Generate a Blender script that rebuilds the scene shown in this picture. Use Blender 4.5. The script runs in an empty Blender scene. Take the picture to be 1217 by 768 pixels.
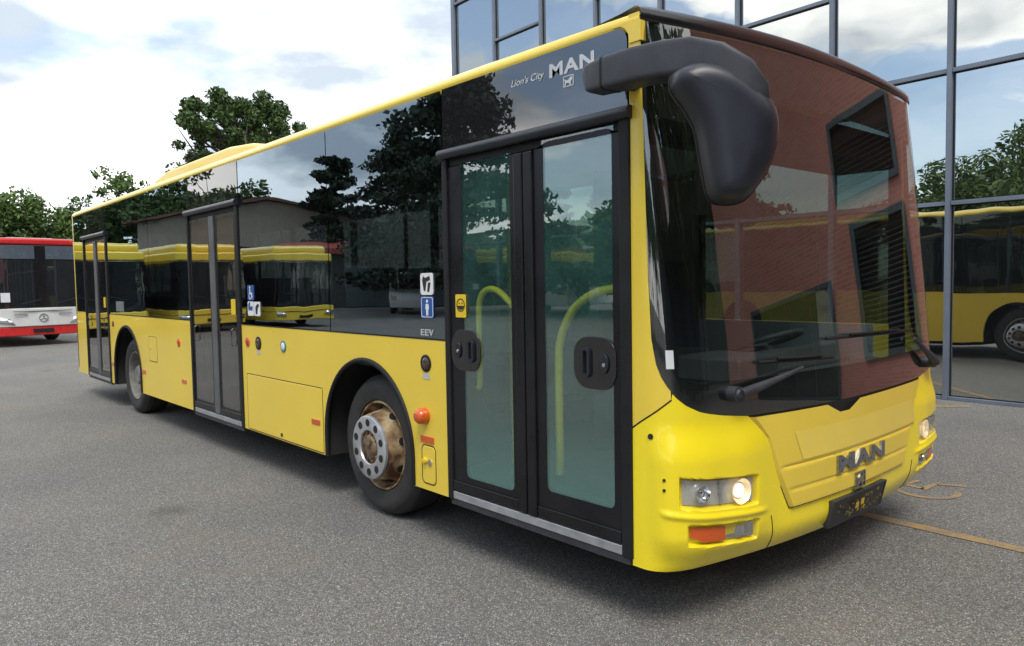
import bpy, bmesh, math, random
import numpy as np
from mathutils import Vector, Matrix
PI = math.pi
R = math.radians
SC = bpy.context.scene
COL = SC.collection

# ------------------------------------------------------------------ camera, sky, sun, exposure
cam = bpy.data.cameras.new('camera')
cam_o = bpy.data.objects.new('camera', cam); COL.objects.link(cam_o); SC.camera = cam_o
cam.sensor_fit = 'HORIZONTAL'; cam.sensor_width = 36.0
cam.lens = 892.546 * 36.0 / 1217.0
cam.clip_start = 0.05; cam.clip_end = 2000
_yaw, _pitch, _roll = 2.4208, -0.0542, -0.0171
_f = Vector((math.cos(_pitch) * math.cos(_yaw), math.cos(_pitch) * math.sin(_yaw), math.sin(_pitch)))
_r = Vector((math.sin(_yaw), -math.cos(_yaw), 0)); _u = _r.cross(_f)
_r2 = _r * math.cos(_roll) + _u * math.sin(_roll); _u2 = -_r * math.sin(_roll) + _u * math.cos(_roll)
mt = Matrix((_r2, _u2, -_f)).transposed().to_4x4(); mt.translation = (1.7245, -3.8281, 1.5783)
cam_o.matrix_world = mt

CUM = (2.0, 15.0, 7.0)
SUN_AZ, SUN_EL = R(128), R(58)          # azimuth clockwise from +Y
w = bpy.data.worlds.new('World'); SC.world = w; w.use_nodes = True
nt = w.node_tree; nt.nodes.clear()
def wn(t, **k):
    n = nt.nodes.new(t)
    for a, b in k.items(): setattr(n, a, b)
    return n
wl = nt.links.new
sky = wn('ShaderNodeTexSky', sky_type='NISHITA'); sky.sun_disc = False
sky.sun_elevation = SUN_EL; sky.sun_rotation = SUN_AZ; sky.air_density = 1.0; sky.dust_density = 1.0; sky.ozone_density = 1.6
tc = wn('ShaderNodeTexCoord'); sep = wn('ShaderNodeSeparateXYZ'); wl(tc.outputs['Generated'], sep.inputs[0])
za = wn('ShaderNodeMath', operation='ADD'); wl(sep.outputs[2], za.inputs[0]); za.inputs[1].default_value = 0.16
zm = wn('ShaderNodeMath', operation='MAXIMUM'); wl(za.outputs[0], zm.inputs[0]); zm.inputs[1].default_value = 0.05
dx = wn('ShaderNodeMath', operation='DIVIDE'); wl(sep.outputs[0], dx.inputs[0]); wl(zm.outputs[0], dx.inputs[1])
dy = wn('ShaderNodeMath', operation='DIVIDE'); wl(sep.outputs[1], dy.inputs[0]); wl(zm.outputs[0], dy.inputs[1])
cb = wn('ShaderNodeCombineXYZ'); wl(dx.outputs[0], cb.inputs[0]); wl(dy.outputs[0], cb.inputs[1]); cb.inputs[2].default_value = 5.2
cn = wn('ShaderNodeTexNoise'); wl(cb.outputs[0], cn.inputs['Vector']); cn.inputs['Scale'].default_value = 0.85; cn.inputs['Detail'].default_value = 9; cn.inputs['Roughness'].default_value = 0.55
# more cloud towards +Y (behind the bus), broken cloud towards -Y
ymul = wn('ShaderNodeMath', operation='MULTIPLY_ADD'); wl(sep.outputs[1], ymul.inputs[0]); ymul.inputs[1].default_value = 0.35; wl(cn.outputs['Fac'], ymul.inputs[2])
xmul = wn('ShaderNodeMath', operation='MULTIPLY_ADD'); wl(sep.outputs[0], xmul.inputs[0]); xmul.inputs[1].default_value = -0.02; wl(ymul.outputs[0], xmul.inputs[2])
cr = wn('ShaderNodeValToRGB'); wl(xmul.outputs[0], cr.inputs[0])
cr.color_ramp.elements[0].position = 0.41; cr.color_ramp.elements[1].position = 0.52; cr.color_ramp.elements[0].color = (0.20, 0.20, 0.20, 1)
cn2 = wn('ShaderNodeTexNoise'); wl(cb.outputs[0], cn2.inputs['Vector']); cn2.inputs['Scale'].default_value = 1.3; cn2.inputs['Detail'].default_value = 7
hz = wn('ShaderNodeMapRange'); wl(sep.outputs[2], hz.inputs[0]); hz.inputs[1].default_value = 0.0; hz.inputs[2].default_value = 0.26; hz.inputs[3].default_value = 0.13; hz.inputs[4].default_value = 0.0
ca = wn('ShaderNodeMath', operation='ADD'); wl(cn2.outputs['Fac'], ca.inputs[0]); wl(hz.outputs[0], ca.inputs[1])
cc = wn('ShaderNodeValToRGB'); wl(ca.outputs[0], cc.inputs[0])
cc.color_ramp.elements[0].position = 0.42; cc.color_ramp.elements[0].color = (2.9, 3.3, 3.75, 1)
cc.color_ramp.elements[1].position = 0.60; cc.color_ramp.elements[1].color = (8.2, 8.2, 8.1, 1)
# heaped cumulus with crisp edges
mp = wn('ShaderNodeMapping'); wl(tc.outputs['Generated'], mp.inputs[0]); mp.inputs['Scale'].default_value = (1.0, 1.0, 2.3); mp.inputs['Location'].default_value = CUM
cn3 = wn('ShaderNodeTexNoise'); wl(mp.outputs[0], cn3.inputs['Vector']); cn3.inputs['Scale'].default_value = 2.3; cn3.inputs['Detail'].default_value = 10; cn3.inputs['Roughness'].default_value = 0.52
cr3 = wn('ShaderNodeValToRGB'); wl(cn3.outputs['Fac'], cr3.inputs[0]); cr3.color_ramp.elements[0].position = 0.465; cr3.color_ramp.elements[1].position = 0.525
cmax = wn('ShaderNodeMath', operation='MAXIMUM'); wl(cr.outputs[0], cmax.inputs[0]); wl(cr3.outputs[0], cmax.inputs[1])
mx = wn('ShaderNodeMix', data_type='RGBA'); wl(cmax.outputs[0], mx.inputs[0]); wl(sky.outputs[0], mx.inputs[6]); wl(cc.outputs[0], mx.inputs[7])
bg = wn('ShaderNodeBackground'); wl(mx.outputs[2], bg.inputs[0]); bg.inputs[1].default_value = 0.13
wo = wn('ShaderNodeOutputWorld'); wl(bg.outputs[0], wo.inputs[0])

sl = bpy.data.lights.new('sun', 'SUN'); sl.energy = 1.35; sl.angle = R(24); sl.color = (1, 0.95, 0.87)
so = bpy.data.objects.new('sun', sl); COL.objects.link(so)
sd = Vector((math.sin(SUN_AZ) * math.cos(SUN_EL), math.cos(SUN_AZ) * math.cos(SUN_EL), math.sin(SUN_EL)))
so.rotation_euler = sd.to_track_quat('Z', 'Y').to_euler(); so.location = (10, -10, 40)
vs = SC.view_settings; vs.view_transform = 'Standard'; vs.look = 'None'; vs.exposure = 0.95; vs.gamma = 1; vs.use_curve_mapping = False
SC.cycles.max_bounces = 8; SC.cycles.transparent_max_bounces = 12; SC.cycles.glossy_bounces = 5

# ------------------------------------------------------------------ materials
def material(name):
    m = bpy.data.materials.new(name); m.use_nodes = True
    return m, m.node_tree, m.node_tree.nodes['Principled BSDF']
def pm(name, col, rough=0.5, metal=0.0, var=0.12, scale=6.0, coat=0.0, bump=0.0, bscale=200.0, spec=0.5, emit=None, es=0.0):
    """plain surface with slight procedural unevenness of colour and gloss"""
    m, t, p = material(name)
    c = t.nodes.new('ShaderNodeTexCoord'); n = t.nodes.new('ShaderNodeTexNoise')
    n.inputs['Scale'].default_value = scale; n.inputs['Detail'].default_value = 6; t.links.new(c.outputs['Object'], n.inputs['Vector'])
    r = t.nodes.new('ShaderNodeValToRGB'); t.links.new(n.outputs['Fac'], r.inputs[0])
    r.color_ramp.elements[0].position = 0.3; r.color_ramp.elements[1].position = 0.7
    r.color_ramp.elements[0].color = tuple(x * (1 - var) for x in col) + (1,)
    r.color_ramp.elements[1].color = tuple(min(1, x * (1 + var * 0.6)) for x in col) + (1,)
    t.links.new(r.outputs[0], p.inputs['Base Color'])
    mr = t.nodes.new('ShaderNodeMapRange'); t.links.new(n.outputs['Fac'], mr.inputs[0]); mr.inputs[1].default_value = 0.3; mr.inputs[2].default_value = 0.7
    mr.inputs[3].default_value = max(0.0, rough - 0.05); mr.inputs[4].default_value = min(1, rough + 0.05); t.links.new(mr.outputs[0], p.inputs['Roughness'])
    p.inputs['Metallic'].default_value = metal; p.inputs['Coat Weight'].default_value = coat; p.inputs['Coat Roughness'].default_value = 0.06
    p.inputs['Specular IOR Level'].default_value = spec
    if bump:
        b = t.nodes.new('ShaderNodeBump'); n2 = t.nodes.new('ShaderNodeTexNoise'); n2.inputs['Scale'].default_value = bscale; n2.inputs['Detail'].default_value = 3
        t.links.new(c.outputs['Object'], n2.inputs['Vector']); t.links.new(n2.outputs['Fac'], b.inputs['Height'])
        b.inputs['Strength'].default_value = bump; b.inputs['Distance'].default_value = 0.01; t.links.new(b.outputs[0], p.inputs['Normal'])
    if emit:
        p.inputs['Emission Color'].default_value = emit + (1,); p.inputs['Emission Strength'].default_value = es
    return m
def glass(name, tint, f0=0.08, dust=(0.3, 0.33, 0.32), dustmix=0.02, wave=0.02, opaque=None, frost=0.0, wscale=1.2, rcol=(1, 1, 1)):
    """thin sheet of glass: tinted see-through, mirror reflection growing towards grazing, a little dust"""
    m = bpy.data.materials.new(name); m.use_nodes = True; t = m.node_tree; t.nodes.clear(); L = t.links.new; N = t.nodes.new
    geo = N('ShaderNodeNewGeometry')
    dot = N('ShaderNodeVectorMath'); dot.operation = 'DOT_PRODUCT'; L(geo.outputs['Normal'], dot.inputs[0]); L(geo.outputs['Incoming'], dot.inputs[1])
    ab = N('ShaderNodeMath'); ab.operation = 'ABSOLUTE'; L(dot.outputs['Value'], ab.inputs[0])
    om = N('ShaderNodeMath'); om.operation = 'SUBTRACT'; om.inputs[0].default_value = 1; om.use_clamp = True; L(ab.outputs[0], om.inputs[1])
    pw = N('ShaderNodeMath'); pw.operation = 'POWER'; L(om.outputs[0], pw.inputs[0]); pw.inputs[1].default_value = 4.4
    fr = N('ShaderNodeMath'); fr.operation = 'MULTIPLY_ADD'; L(pw.outputs[0], fr.inputs[0]); fr.inputs[1].default_value = 1 - f0; fr.inputs[2].default_value = f0; fr.use_clamp = True
    if opaque: tr = N('ShaderNodeBsdfDiffuse'); tr.inputs[0].default_value = opaque + (1,)
    else: tr = N('ShaderNodeBsdfTransparent'); tr.inputs[0].default_value = tint + (1,)
    c = N('ShaderNodeTexCoord'); n = N('ShaderNodeTexNoise'); n.inputs['Scale'].default_value = wscale; n.inputs['Detail'].default_value = 2; L(c.outputs['Object'], n.inputs['Vector'])
    bp = N('ShaderNodeBump'); L(n.outputs['Fac'], bp.inputs['Height']); bp.inputs['Strength'].default_value = 1.0; bp.inputs['Distance'].default_value = wave
    gl = N('ShaderNodeBsdfGlossy'); gl.inputs['Roughness'].default_value = 0.0; gl.inputs[0].default_value = rcol + (1,); L(bp.outputs[0], gl.inputs['Normal'])
    df = N('ShaderNodeBsdfDiffuse'); df.inputs[0].default_value = dust + (1,)
    n2 = N('ShaderNodeTexNoise'); n2.inputs['Scale'].default_value = 3; n2.inputs['Detail'].default_value = 8; L(c.outputs['Object'], n2.inputs['Vector'])
    mr = N('ShaderNodeMapRange'); L(n2.outputs['Fac'], mr.inputs[0]); mr.inputs[1].default_value = 0.3; mr.inputs[2].default_value = 0.75; mr.inputs[3].default_value = dustmix * 0.4; mr.inputs[4].default_value = dustmix * 1.6
    fac = mr.outputs[0]
    if frost:
        sp_ = N('ShaderNodeSeparateXYZ'); L(c.outputs['Object'], sp_.inputs[0]); nz = N('ShaderNodeMath'); nz.operation = 'MULTIPLY_ADD'; L(n2.outputs['Fac'], nz.inputs[0]); nz.inputs[1].default_value = 0.5; L(sp_.outputs[2], nz.inputs[2])
        fz = N('ShaderNodeMapRange'); fz.interpolation_type = 'SMOOTHSTEP'; L(nz.outputs[0], fz.inputs[0]); fz.inputs[1].default_value = 0.65; fz.inputs[2].default_value = 1.25; fz.inputs[3].default_value = frost; fz.inputs[4].default_value = 0
        ad = N('ShaderNodeMath'); ad.operation = 'ADD'; ad.use_clamp = True; L(fac, ad.inputs[0]); L(fz.outputs[0], ad.inputs[1]); fac = ad.outputs[0]
    m1 = N('ShaderNodeMixShader'); L(fac, m1.inputs[0]); L(tr.outputs[0], m1.inputs[1]); L(df.outputs[0], m1.inputs[2])
    m2 = N('ShaderNodeMixShader'); L(fr.outputs[0], m2.inputs[0]); L(m1.outputs[0], m2.inputs[1]); L(gl.outputs[0], m2.inputs[2])
    o = N('ShaderNodeOutputMaterial'); L(m2.outputs[0], o.inputs[0])
    return m
def leaf_mat(name, dark, light):
    m, t, p = material(name); L = t.links.new
    g = t.nodes.new('ShaderNodeNewGeometry'); r = t.nodes.new('ShaderNodeValToRGB'); L(g.outputs['Random Per Island'], r.inputs[0])
    r.color_ramp.elements[0].color = dark + (1,); r.color_ramp.elements[1].color = light + (1,)
    L(r.outputs[0], p.inputs['Base Color']); p.inputs['Roughness'].default_value = 0.6; p.inputs['Specular IOR Level'].default_value = 0.3
    return m
MT = {}
MT['yellow'] = pm('faded yellow paint', (0.82, 0.595, 0.058), 0.33, var=0.05, scale=1.3, coat=0.35)
MT['flapyellow'] = pm('matt faded yellow paint', (0.82, 0.60, 0.065), 0.40, var=0.06, scale=2.0, coat=0.12)
MT['bumper'] = pm('bright yellow bumper paint', (0.93, 0.735, 0.018), 0.28, var=0.03, scale=2.0, coat=0.5)
MT['patch'] = pm('pale yellow film', (0.84, 0.63, 0.10), 0.4, var=0.03, coat=0.1)
MT['blackpaint'] = pm('gloss black panel', (0.012, 0.012, 0.014), 0.12, var=0.2, coat=0.6)
MT['frit'] = pm('black ceramic edge', (0.008, 0.008, 0.009), 0.5, var=0.2)
MT['plastic'] = pm('weathered black plastic', (0.036, 0.039, 0.046), 0.5, var=0.35, scale=9, bump=0.15, bscale=350)
MT['plastic2'] = pm('smooth dark grey plastic', (0.018, 0.020, 0.028), 0.34, var=0.3, scale=5, bump=0.08, bscale=420)
MT['seal'] = pm('black rubber seal', (0.012, 0.012, 0.013), 0.6, var=0.3, spec=0.3)
MT['doorblack'] = pm('satin black door frame', (0.010, 0.010, 0.012), 0.30, var=0.3, spec=0.35)
MT['capblack'] = pm('glossy black moulding', (0.012, 0.012, 0.013), 0.25, var=0.3, coat=0.4)
MT['greybar'] = pm('grey aluminium bar', (0.16, 0.165, 0.17), 0.45, metal=0.5, var=0.2)
MT['tyre'] = pm('dusty tyre rubber', (0.030, 0.029, 0.028), 0.75, var=0.35, scale=14, bump=0.3, bscale=120)
MT['well'] = pm('dark wheel well', (0.012, 0.012, 0.012), 0.9)
MT['dustyrim'] = pm('dusty grey rim', (0.20, 0.19, 0.175), 0.7, metal=0.1, var=0.35, scale=16)
MT['alu'] = pm('worn silver paint', (0.55, 0.56, 0.58), 0.35, metal=0.65, var=0.2, scale=20)
MT['threshold'] = pm('aluminium sill', (0.42, 0.43, 0.44), 0.4, metal=0.5, var=0.25, scale=12)
MT['chrome'] = pm('chrome', (0.75, 0.75, 0.76), 0.08, metal=1.0, var=0.05)
MT['badge'] = pm('worn chrome lettering', (0.42, 0.43, 0.47), 0.22, metal=1.0, var=0.35, scale=45)
MT['reflector'] = pm('headlamp reflector', (0.80, 0.80, 0.82), 0.18, metal=0.9, var=0.1)
MT['glowdish'] = pm('glowing lamp reflector', (0.95, 0.80, 0.55), 0.25, metal=0.6, var=0.15, scale=40, emit=(1.0, 0.75, 0.42), es=0.22)  # lamp glow put into the dish by warm colour and emission
MT['lampgrey'] = pm('grey lamp housing', (0.58, 0.58, 0.55), 0.3, metal=0.35, var=0.2, scale=20)
MT['lit'] = pm('lit headlamp bulb', (1, 0.95, 0.85), 0.3, emit=(1.0, 0.84, 0.58), es=0.75)
MT['orange'] = pm('orange lens', (0.62, 0.10, 0.012), 0.18, var=0.15, coat=0.6)
MT['red'] = pm('red lens', (0.45, 0.03, 0.012), 0.2, var=0.15, coat=0.5)
MT['amberdark'] = pm('smoked lens', (0.06, 0.035, 0.025), 0.2, coat=0.5)
MT['white'] = pm('white print', (0.75, 0.75, 0.74), 0.45, var=0.05)
MT['silverprint'] = pm('silver foil lettering', (0.55, 0.56, 0.56), 0.35, metal=0.2, var=0.06)
MT['signblue'] = pm('sign blue', (0.02, 0.085, 0.30), 0.4, var=0.05)
MT['signyellow'] = pm('sign yellow', (0.75, 0.52, 0.02), 0.4, var=0.05)
MT['ink'] = pm('black print', (0.015, 0.015, 0.015), 0.5)
MT['teal'] = pm('teal button', (0.02, 0.22, 0.25), 0.3)
MT['railyellow'] = pm('yellow handrail', (0.90, 0.72, 0.02), 0.3, var=0.05, coat=0.3)
MT['interior'] = pm('pale grey lining', (0.32, 0.34, 0.34), 0.6)
MT['floor'] = pm('grey vinyl floor', (0.13, 0.14, 0.15), 0.55, var=0.2, scale=30)
MT['seatblue'] = pm('blue grey seat cloth', (0.035, 0.045, 0.07), 0.8, var=0.3, scale=25)
MT['dash'] = pm('grey dashboard', (0.085, 0.088, 0.092), 0.5, var=0.2)
MT['plate'] = pm('scuffed black plate', (0.014, 0.014, 0.014), 0.4, var=0.4, scale=30)
MT['platespeck'] = pm('yellow plate remnants', (0.70, 0.45, 0.02), 0.5, var=0.3)
MT['dullpaper'] = pm('sun faded notice', (0.16, 0.19, 0.19), 0.5, var=0.4, scale=14)
MT['platescuff'] = pm('dull scuffs', (0.26, 0.19, 0.05), 0.6, var=0.4)
MT['paper'] = pm('paper', (0.7, 0.72, 0.72), 0.7, var=0.05)
MT['sideglass'] = glass('dark tinted side glass', (0.27, 0.28, 0.285), 0.29, wave=0.0014, wscale=1.6, dustmix=0.006, rcol=(0.74, 0.88, 1.0))
MT['rearsideglass'] = glass('dark tinted door glass', (0.30, 0.31, 0.315), 0.20, wave=0.0014, wscale=1.6, dustmix=0.02)
MT['doorglass'] = glass('green door glass', (0.84, 0.93, 0.89), 0.14, frost=0.26, dust=(0.11, 0.29, 0.26), dustmix=0.12, wave=0.002)
MT['windscreen'] = glass('windscreen glass', (0.58, 0.66, 0.63), 0.14, dustmix=0.006, wave=0.0015)
MT['farsideglass'] = glass('lightly tinted side glass', (0.50, 0.56, 0.54), 0.09, wave=0.001, wscale=1.6, dustmix=0.01)
MT['lens'] = glass('clear lamp lens', (0.93, 0.93, 0.93), 0.06, dustmix=0.03, wave=0.0)
MT['facadeglass'] = glass('reflective facade glass', (0, 0, 0), 0.55, opaque=(0.010, 0.012, 0.013), dustmix=0.015, wave=0.006, wscale=0.8, rcol=(0.96, 0.98, 0.95))
MT['farglass'] = glass('dark vehicle glass', (0, 0, 0), 0.09, opaque=(0.012, 0.014, 0.016), dustmix=0.02, wave=0.002)
MT['headerglass'] = glass('black backed glass', (0, 0, 0), 0.16, opaque=(0.012, 0.012, 0.013), dustmix=0.01, wave=0.001)
MT['mullion'] = pm('blue grey aluminium frame', (0.17, 0.20, 0.25), 0.45, metal=0.25, var=0.12, scale=3)
MT['darkwall'] = pm('dark back wall', (0.03, 0.03, 0.032), 0.8)
MT['louvre'] = pm('dark green louvre', (0.060, 0.080, 0.085), 0.5, var=0.2)
MT['bark'] = pm('bark', (0.07, 0.055, 0.042), 0.9, var=0.4, scale=5, bump=0.4, bscale=20)
MT['leaf_a'] = leaf_mat('fresh leaves', (0.030, 0.062, 0.014), (0.125, 0.200, 0.045))
MT['leaf_b'] = leaf_mat('dark leaves', (0.022, 0.046, 0.014), (0.085, 0.145, 0.035))
MT['leaf_c'] = leaf_mat('cedar needles', (0.010, 0.022, 0.012), (0.028, 0.050, 0.028))
MT['busred'] = pm('red bus paint', (0.55, 0.018, 0.020), 0.3, var=0.05, coat=0.4)
MT['buswhite'] = pm('white bus paint', (0.62, 0.62, 0.60), 0.35, var=0.06, coat=0.3)
MT['displaygrey'] = pm('grey display glass', (0.08, 0.10, 0.125), 0.25, var=0.1, coat=0.4)
MT['render_wall'] = pm('beige render', (0.27, 0.235, 0.185), 0.8, var=0.12, scale=2)
MT['tile'] = pm('brown roof tiles', (0.13, 0.065, 0.045), 0.8, var=0.3, scale=12)
MT['shedwall'] = pm('dark timber wall', (0.05, 0.052, 0.05), 0.8, var=0.2)
MT['redroof'] = pm('faded red roof', (0.30, 0.055, 0.045), 0.7, var=0.2)
MT['vanwhite'] = pm('white van paint', (0.72, 0.73, 0.74), 0.3, var=0.04, coat=0.4)
MT['line'] = pm('worn ochre road paint', (0.36, 0.235, 0.085), 0.75, var=0.35, scale=14)

def rust_mat():
    m, t, p = material('rusty cream rim'); L = t.links.new
    c = t.nodes.new('ShaderNodeTexCoord'); n = t.nodes.new('ShaderNodeTexNoise'); n.inputs['Scale'].default_value = 9; n.inputs['Detail'].default_value = 8; L(c.outputs['Object'], n.inputs['Vector'])
    r = t.nodes.new('ShaderNodeValToRGB'); L(n.outputs['Fac'], r.inputs[0]); e = r.color_ramp.elements
    e[0].position = 0.40; e[0].color = (0.085, 0.035, 0.015, 1); e[1].position = 0.66; e[1].color = (0.50, 0.42, 0.26, 1)
    x = e.new(0.53); x.color = (0.30, 0.20, 0.095, 1)
    L(r.outputs[0], p.inputs['Base Color']); p.inputs['Roughness'].default_value = 0.7
    return m
MT['rustrim'] = rust_mat()
def hubrust_mat():
    m, t, p = material('oily rusty hub'); L = t.links.new
    c = t.nodes.new('ShaderNodeTexCoord'); n = t.nodes.new('ShaderNodeTexNoise'); n.inputs['Scale'].default_value = 22; n.inputs['Detail'].default_value = 6; L(c.outputs['Object'], n.inputs['Vector'])
    r = t.nodes.new('ShaderNodeValToRGB'); L(n.outputs['Fac'], r.inputs[0]); e = r.color_ramp.elements
    e[0].position = 0.35; e[0].color = (0.03, 0.022, 0.016, 1); e[1].position = 0.66; e[1].color = (0.26, 0.17, 0.10, 1)
    L(r.outputs[0], p.inputs['Base Color']); p.inputs['Roughness'].default_value = 0.6; p.inputs['Metallic'].default_value = 0.3
    return m
MT['hubrust'] = hubrust_mat()

def asphalt():
    m, t, p = material('asphalt with pale chippings'); L = t.links.new; N = t.nodes.new
    c = N('ShaderNodeTexCoord')
    v = N('ShaderNodeTexVoronoi'); v.inputs['Scale'].default_value = 210; L(c.outputs['Object'], v.inputs['Vector'])
    sepc = N('ShaderNodeSeparateColor'); L(v.outputs['Color'], sepc.inputs[0])
    r = N('ShaderNodeValToRGB'); L(sepc.outputs[0], r.inputs[0]); e = r.color_ramp.elements; r.color_ramp.interpolation = 'LINEAR'
    e[0].position = 0.0; e[0].color = (0.072, 0.072, 0.070, 1); e[1].position = 1.0; e[1].color = (0.50, 0.495, 0.475, 1)
    a = e.new(0.4); a.color = (0.142, 0.142, 0.135, 1); b = e.new(0.86); b.color = (0.21, 0.207, 0.196, 1)
    # fine binder grain
    n1 = N('ShaderNodeTexNoise'); n1.inputs['Scale'].default_value = 260; n1.inputs['Detail'].default_value = 4; L(c.outputs['Object'], n1.inputs['Vector'])
    r1 = N('ShaderNodeValToRGB'); L(n1.outputs['Fac'], r1.inputs[0]); r1.color_ramp.elements[0].position = 0.33; r1.color_ramp.elements[1].position = 0.68
    r1.color_ramp.elements[0].color = (0.58, 0.58, 0.58, 1); r1.color_ramp.elements[1].color = (1.3, 1.3, 1.3, 1)
    mu = N('ShaderNodeMix'); mu.data_type = 'RGBA'; mu.blend_type = 'MULTIPLY'; mu.inputs[0].default_value = 1; L(r.outputs[0], mu.inputs[6]); L(r1.outputs[0], mu.inputs[7])
    hs_ = N('ShaderNodeMix'); hs_.data_type = 'RGBA'; hs_.blend_type = 'MULTIPLY'; hs_.inputs[0].default_value = 1
    rc = N('ShaderNodeValToRGB'); L(sepc.outputs[1], rc.inputs[0]); rc.color_ramp.elements[0].color = (1.12, 1.03, 0.95, 1); rc.color_ramp.elements[1].color = (0.97, 1.04, 1.09, 1)
    L(mu.outputs[2], hs_.inputs[6]); L(rc.outputs[0], hs_.inputs[7])
    nm = N('ShaderNodeTexNoise'); nm.inputs['Scale'].default_value = 42; nm.inputs['Detail'].default_value = 5; nm.inputs['Roughness'].default_value = 0.7; L(c.outputs['Object'], nm.inputs['Vector'])
    rm_ = N('ShaderNodeValToRGB'); L(nm.outputs['Fac'], rm_.inputs[0]); rm_.color_ramp.elements[0].position = 0.3; rm_.color_ramp.elements[1].position = 0.7; rm_.color_ramp.elements[0].color = (0.70, 0.70, 0.70, 1); rm_.color_ramp.elements[1].color = (1.28, 1.28, 1.27, 1)
    mu = N('ShaderNodeMix'); mu.data_type = 'RGBA'; mu.blend_type = 'MULTIPLY'; mu.inputs[0].default_value = 1; L(hs_.outputs[2], mu.inputs[6]); L(rm_.outputs[0], mu.inputs[7])
    # broad wear patches and tyre paths, faint brown stains
    n2 = N('ShaderNodeTexNoise'); n2.inputs['Scale'].default_value = 0.45; n2.inputs['Detail'].default_value = 7; n2.inputs['Roughness'].default_value = 0.6; L(c.outputs['Object'], n2.inputs['Vector'])
    r2 = N('ShaderNodeValToRGB'); L(n2.outputs['Fac'], r2.inputs[0]); r2.color_ramp.elements[0].position = 0.3; r2.color_ramp.elements[1].position = 0.72
    r2.color_ramp.elements[0].color = (0.80, 0.80, 0.82, 1); r2.color_ramp.elements[1].color = (1.13, 1.10, 1.06, 1)
    mu2 = N('ShaderNodeMix'); mu2.data_type = 'RGBA'; mu2.blend_type = 'MULTIPLY'; mu2.inputs[0].default_value = 1; L(mu.outputs[2], mu2.inputs[6]); L(r2.outputs[0], mu2.inputs[7])
    n3 = N('ShaderNodeTexNoise'); n3.inputs['Scale'].default_value = 1.1; n3.inputs['Detail'].default_value = 9; n3.inputs['Distortion'].default_value = 0.6; L(c.outputs['Object'], n3.inputs['Vector'])
    r3 = N('ShaderNodeValToRGB'); L(n3.outputs['Fac'], r3.inputs[0]); r3.color_ramp.elements[0].position = 0.58; r3.color_ramp.elements[1].position = 0.74
    r3.color_ramp.elements[0].color = (0, 0, 0, 1); r3.color_ramp.elements[1].color = (0.25, 0.25, 0.25, 1)
    mu3 = N('ShaderNodeMix'); mu3.data_type = 'RGBA'; L(r3.outputs[0], mu3.inputs[0]); L(mu2.outputs[2], mu3.inputs[6]); mu3.inputs[7].default_value = (0.19, 0.155, 0.115, 1)
    # scattered oil drips and rubbed-in rubber
    vo = N('ShaderNodeTexVoronoi'); vo.inputs['Scale'].default_value = 0.55; L(c.outputs['Object'], vo.inputs['Vector'])
    nd = N('ShaderNodeTexNoise'); nd.inputs['Scale'].default_value = 9; nd.inputs['Detail'].default_value = 6; L(c.outputs['Object'], nd.inputs['Vector'])
    ao = N('ShaderNodeMath'); ao.operation = 'MULTIPLY_ADD'; L(nd.outputs['Fac'], ao.inputs[0]); ao.inputs[1].default_value = 0.16; L(vo.outputs['Distance'], ao.inputs[2])
    ro = N('ShaderNodeValToRGB'); L(ao.outputs[0], ro.inputs[0]); ro.color_ramp.elements[0].position = 0.10; ro.color_ramp.elements[1].position = 0.19; ro.color_ramp.elements[0].color = (0.55, 0.55, 0.55, 1); ro.color_ramp.elements[1].color = (0, 0, 0, 1)
    mo = N('ShaderNodeMix'); mo.data_type = 'RGBA'; L(ro.outputs[0], mo.inputs[0]); L(mu3.outputs[2], mo.inputs[6]); mo.inputs[7].default_value = (0.05, 0.047, 0.043, 1)
    L(mo.outputs[2], p.inputs['Base Color']); p.inputs['Roughness'].default_value = 0.85; p.inputs['Specular IOR Level'].default_value = 0.3
    bp = N('ShaderNodeBump'); L(v.outputs['Distance'], bp.inputs['Height']); bp.inputs['Strength'].default_value = 0.55; bp.inputs['Distance'].default_value = 0.004; bp.invert = True
    bp2 = N('ShaderNodeBump'); L(n1.outputs['Fac'], bp2.inputs['Height']); bp2.inputs['Strength'].default_value = 0.4; bp2.inputs['Distance'].default_value = 0.004; L(bp.outputs[0], bp2.inputs['Normal'])
    L(bp2.outputs[0], p.inputs['Normal'])
    return m
MT['asphalt'] = asphalt()
def brick():
    m, t, p = material('red brick courses'); L = t.links.new; N = t.nodes.new
    c = N('ShaderNodeTexCoord'); s = N('ShaderNodeSeparateXYZ'); L(c.outputs['Object'], s.inputs[0])
    ad = N('ShaderNodeMath'); ad.operation = 'ADD'; L(s.outputs[0], ad.inputs[0]); L(s.outputs[1], ad.inputs[1])
    cbn = N('ShaderNodeCombineXYZ'); L(ad.outputs[0], cbn.inputs[0]); L(s.outputs[2], cbn.inputs[1])
    b = N('ShaderNodeTexBrick'); L(cbn.outputs[0], b.inputs['Vector']); b.inputs['Scale'].default_value = 1.0
    b.inputs['Brick Width'].default_value = 0.26; b.inputs['Row Height'].default_value = 0.075; b.inputs['Mortar Size'].default_value = 0.006; b.inputs['Mortar Smooth'].default_value = 0.2
    b.inputs['Color1'].default_value = (0.50, 0.205, 0.155, 1); b.inputs['Color2'].default_value = (0.43, 0.165, 0.125, 1); b.inputs['Mortar'].default_value = (0.50, 0.29, 0.23, 1)
    L(b.outputs['Color'], p.inputs['Base Color']); p.inputs['Roughness'].default_value = 0.85
    return m
MT['brick'] = brick()

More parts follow.
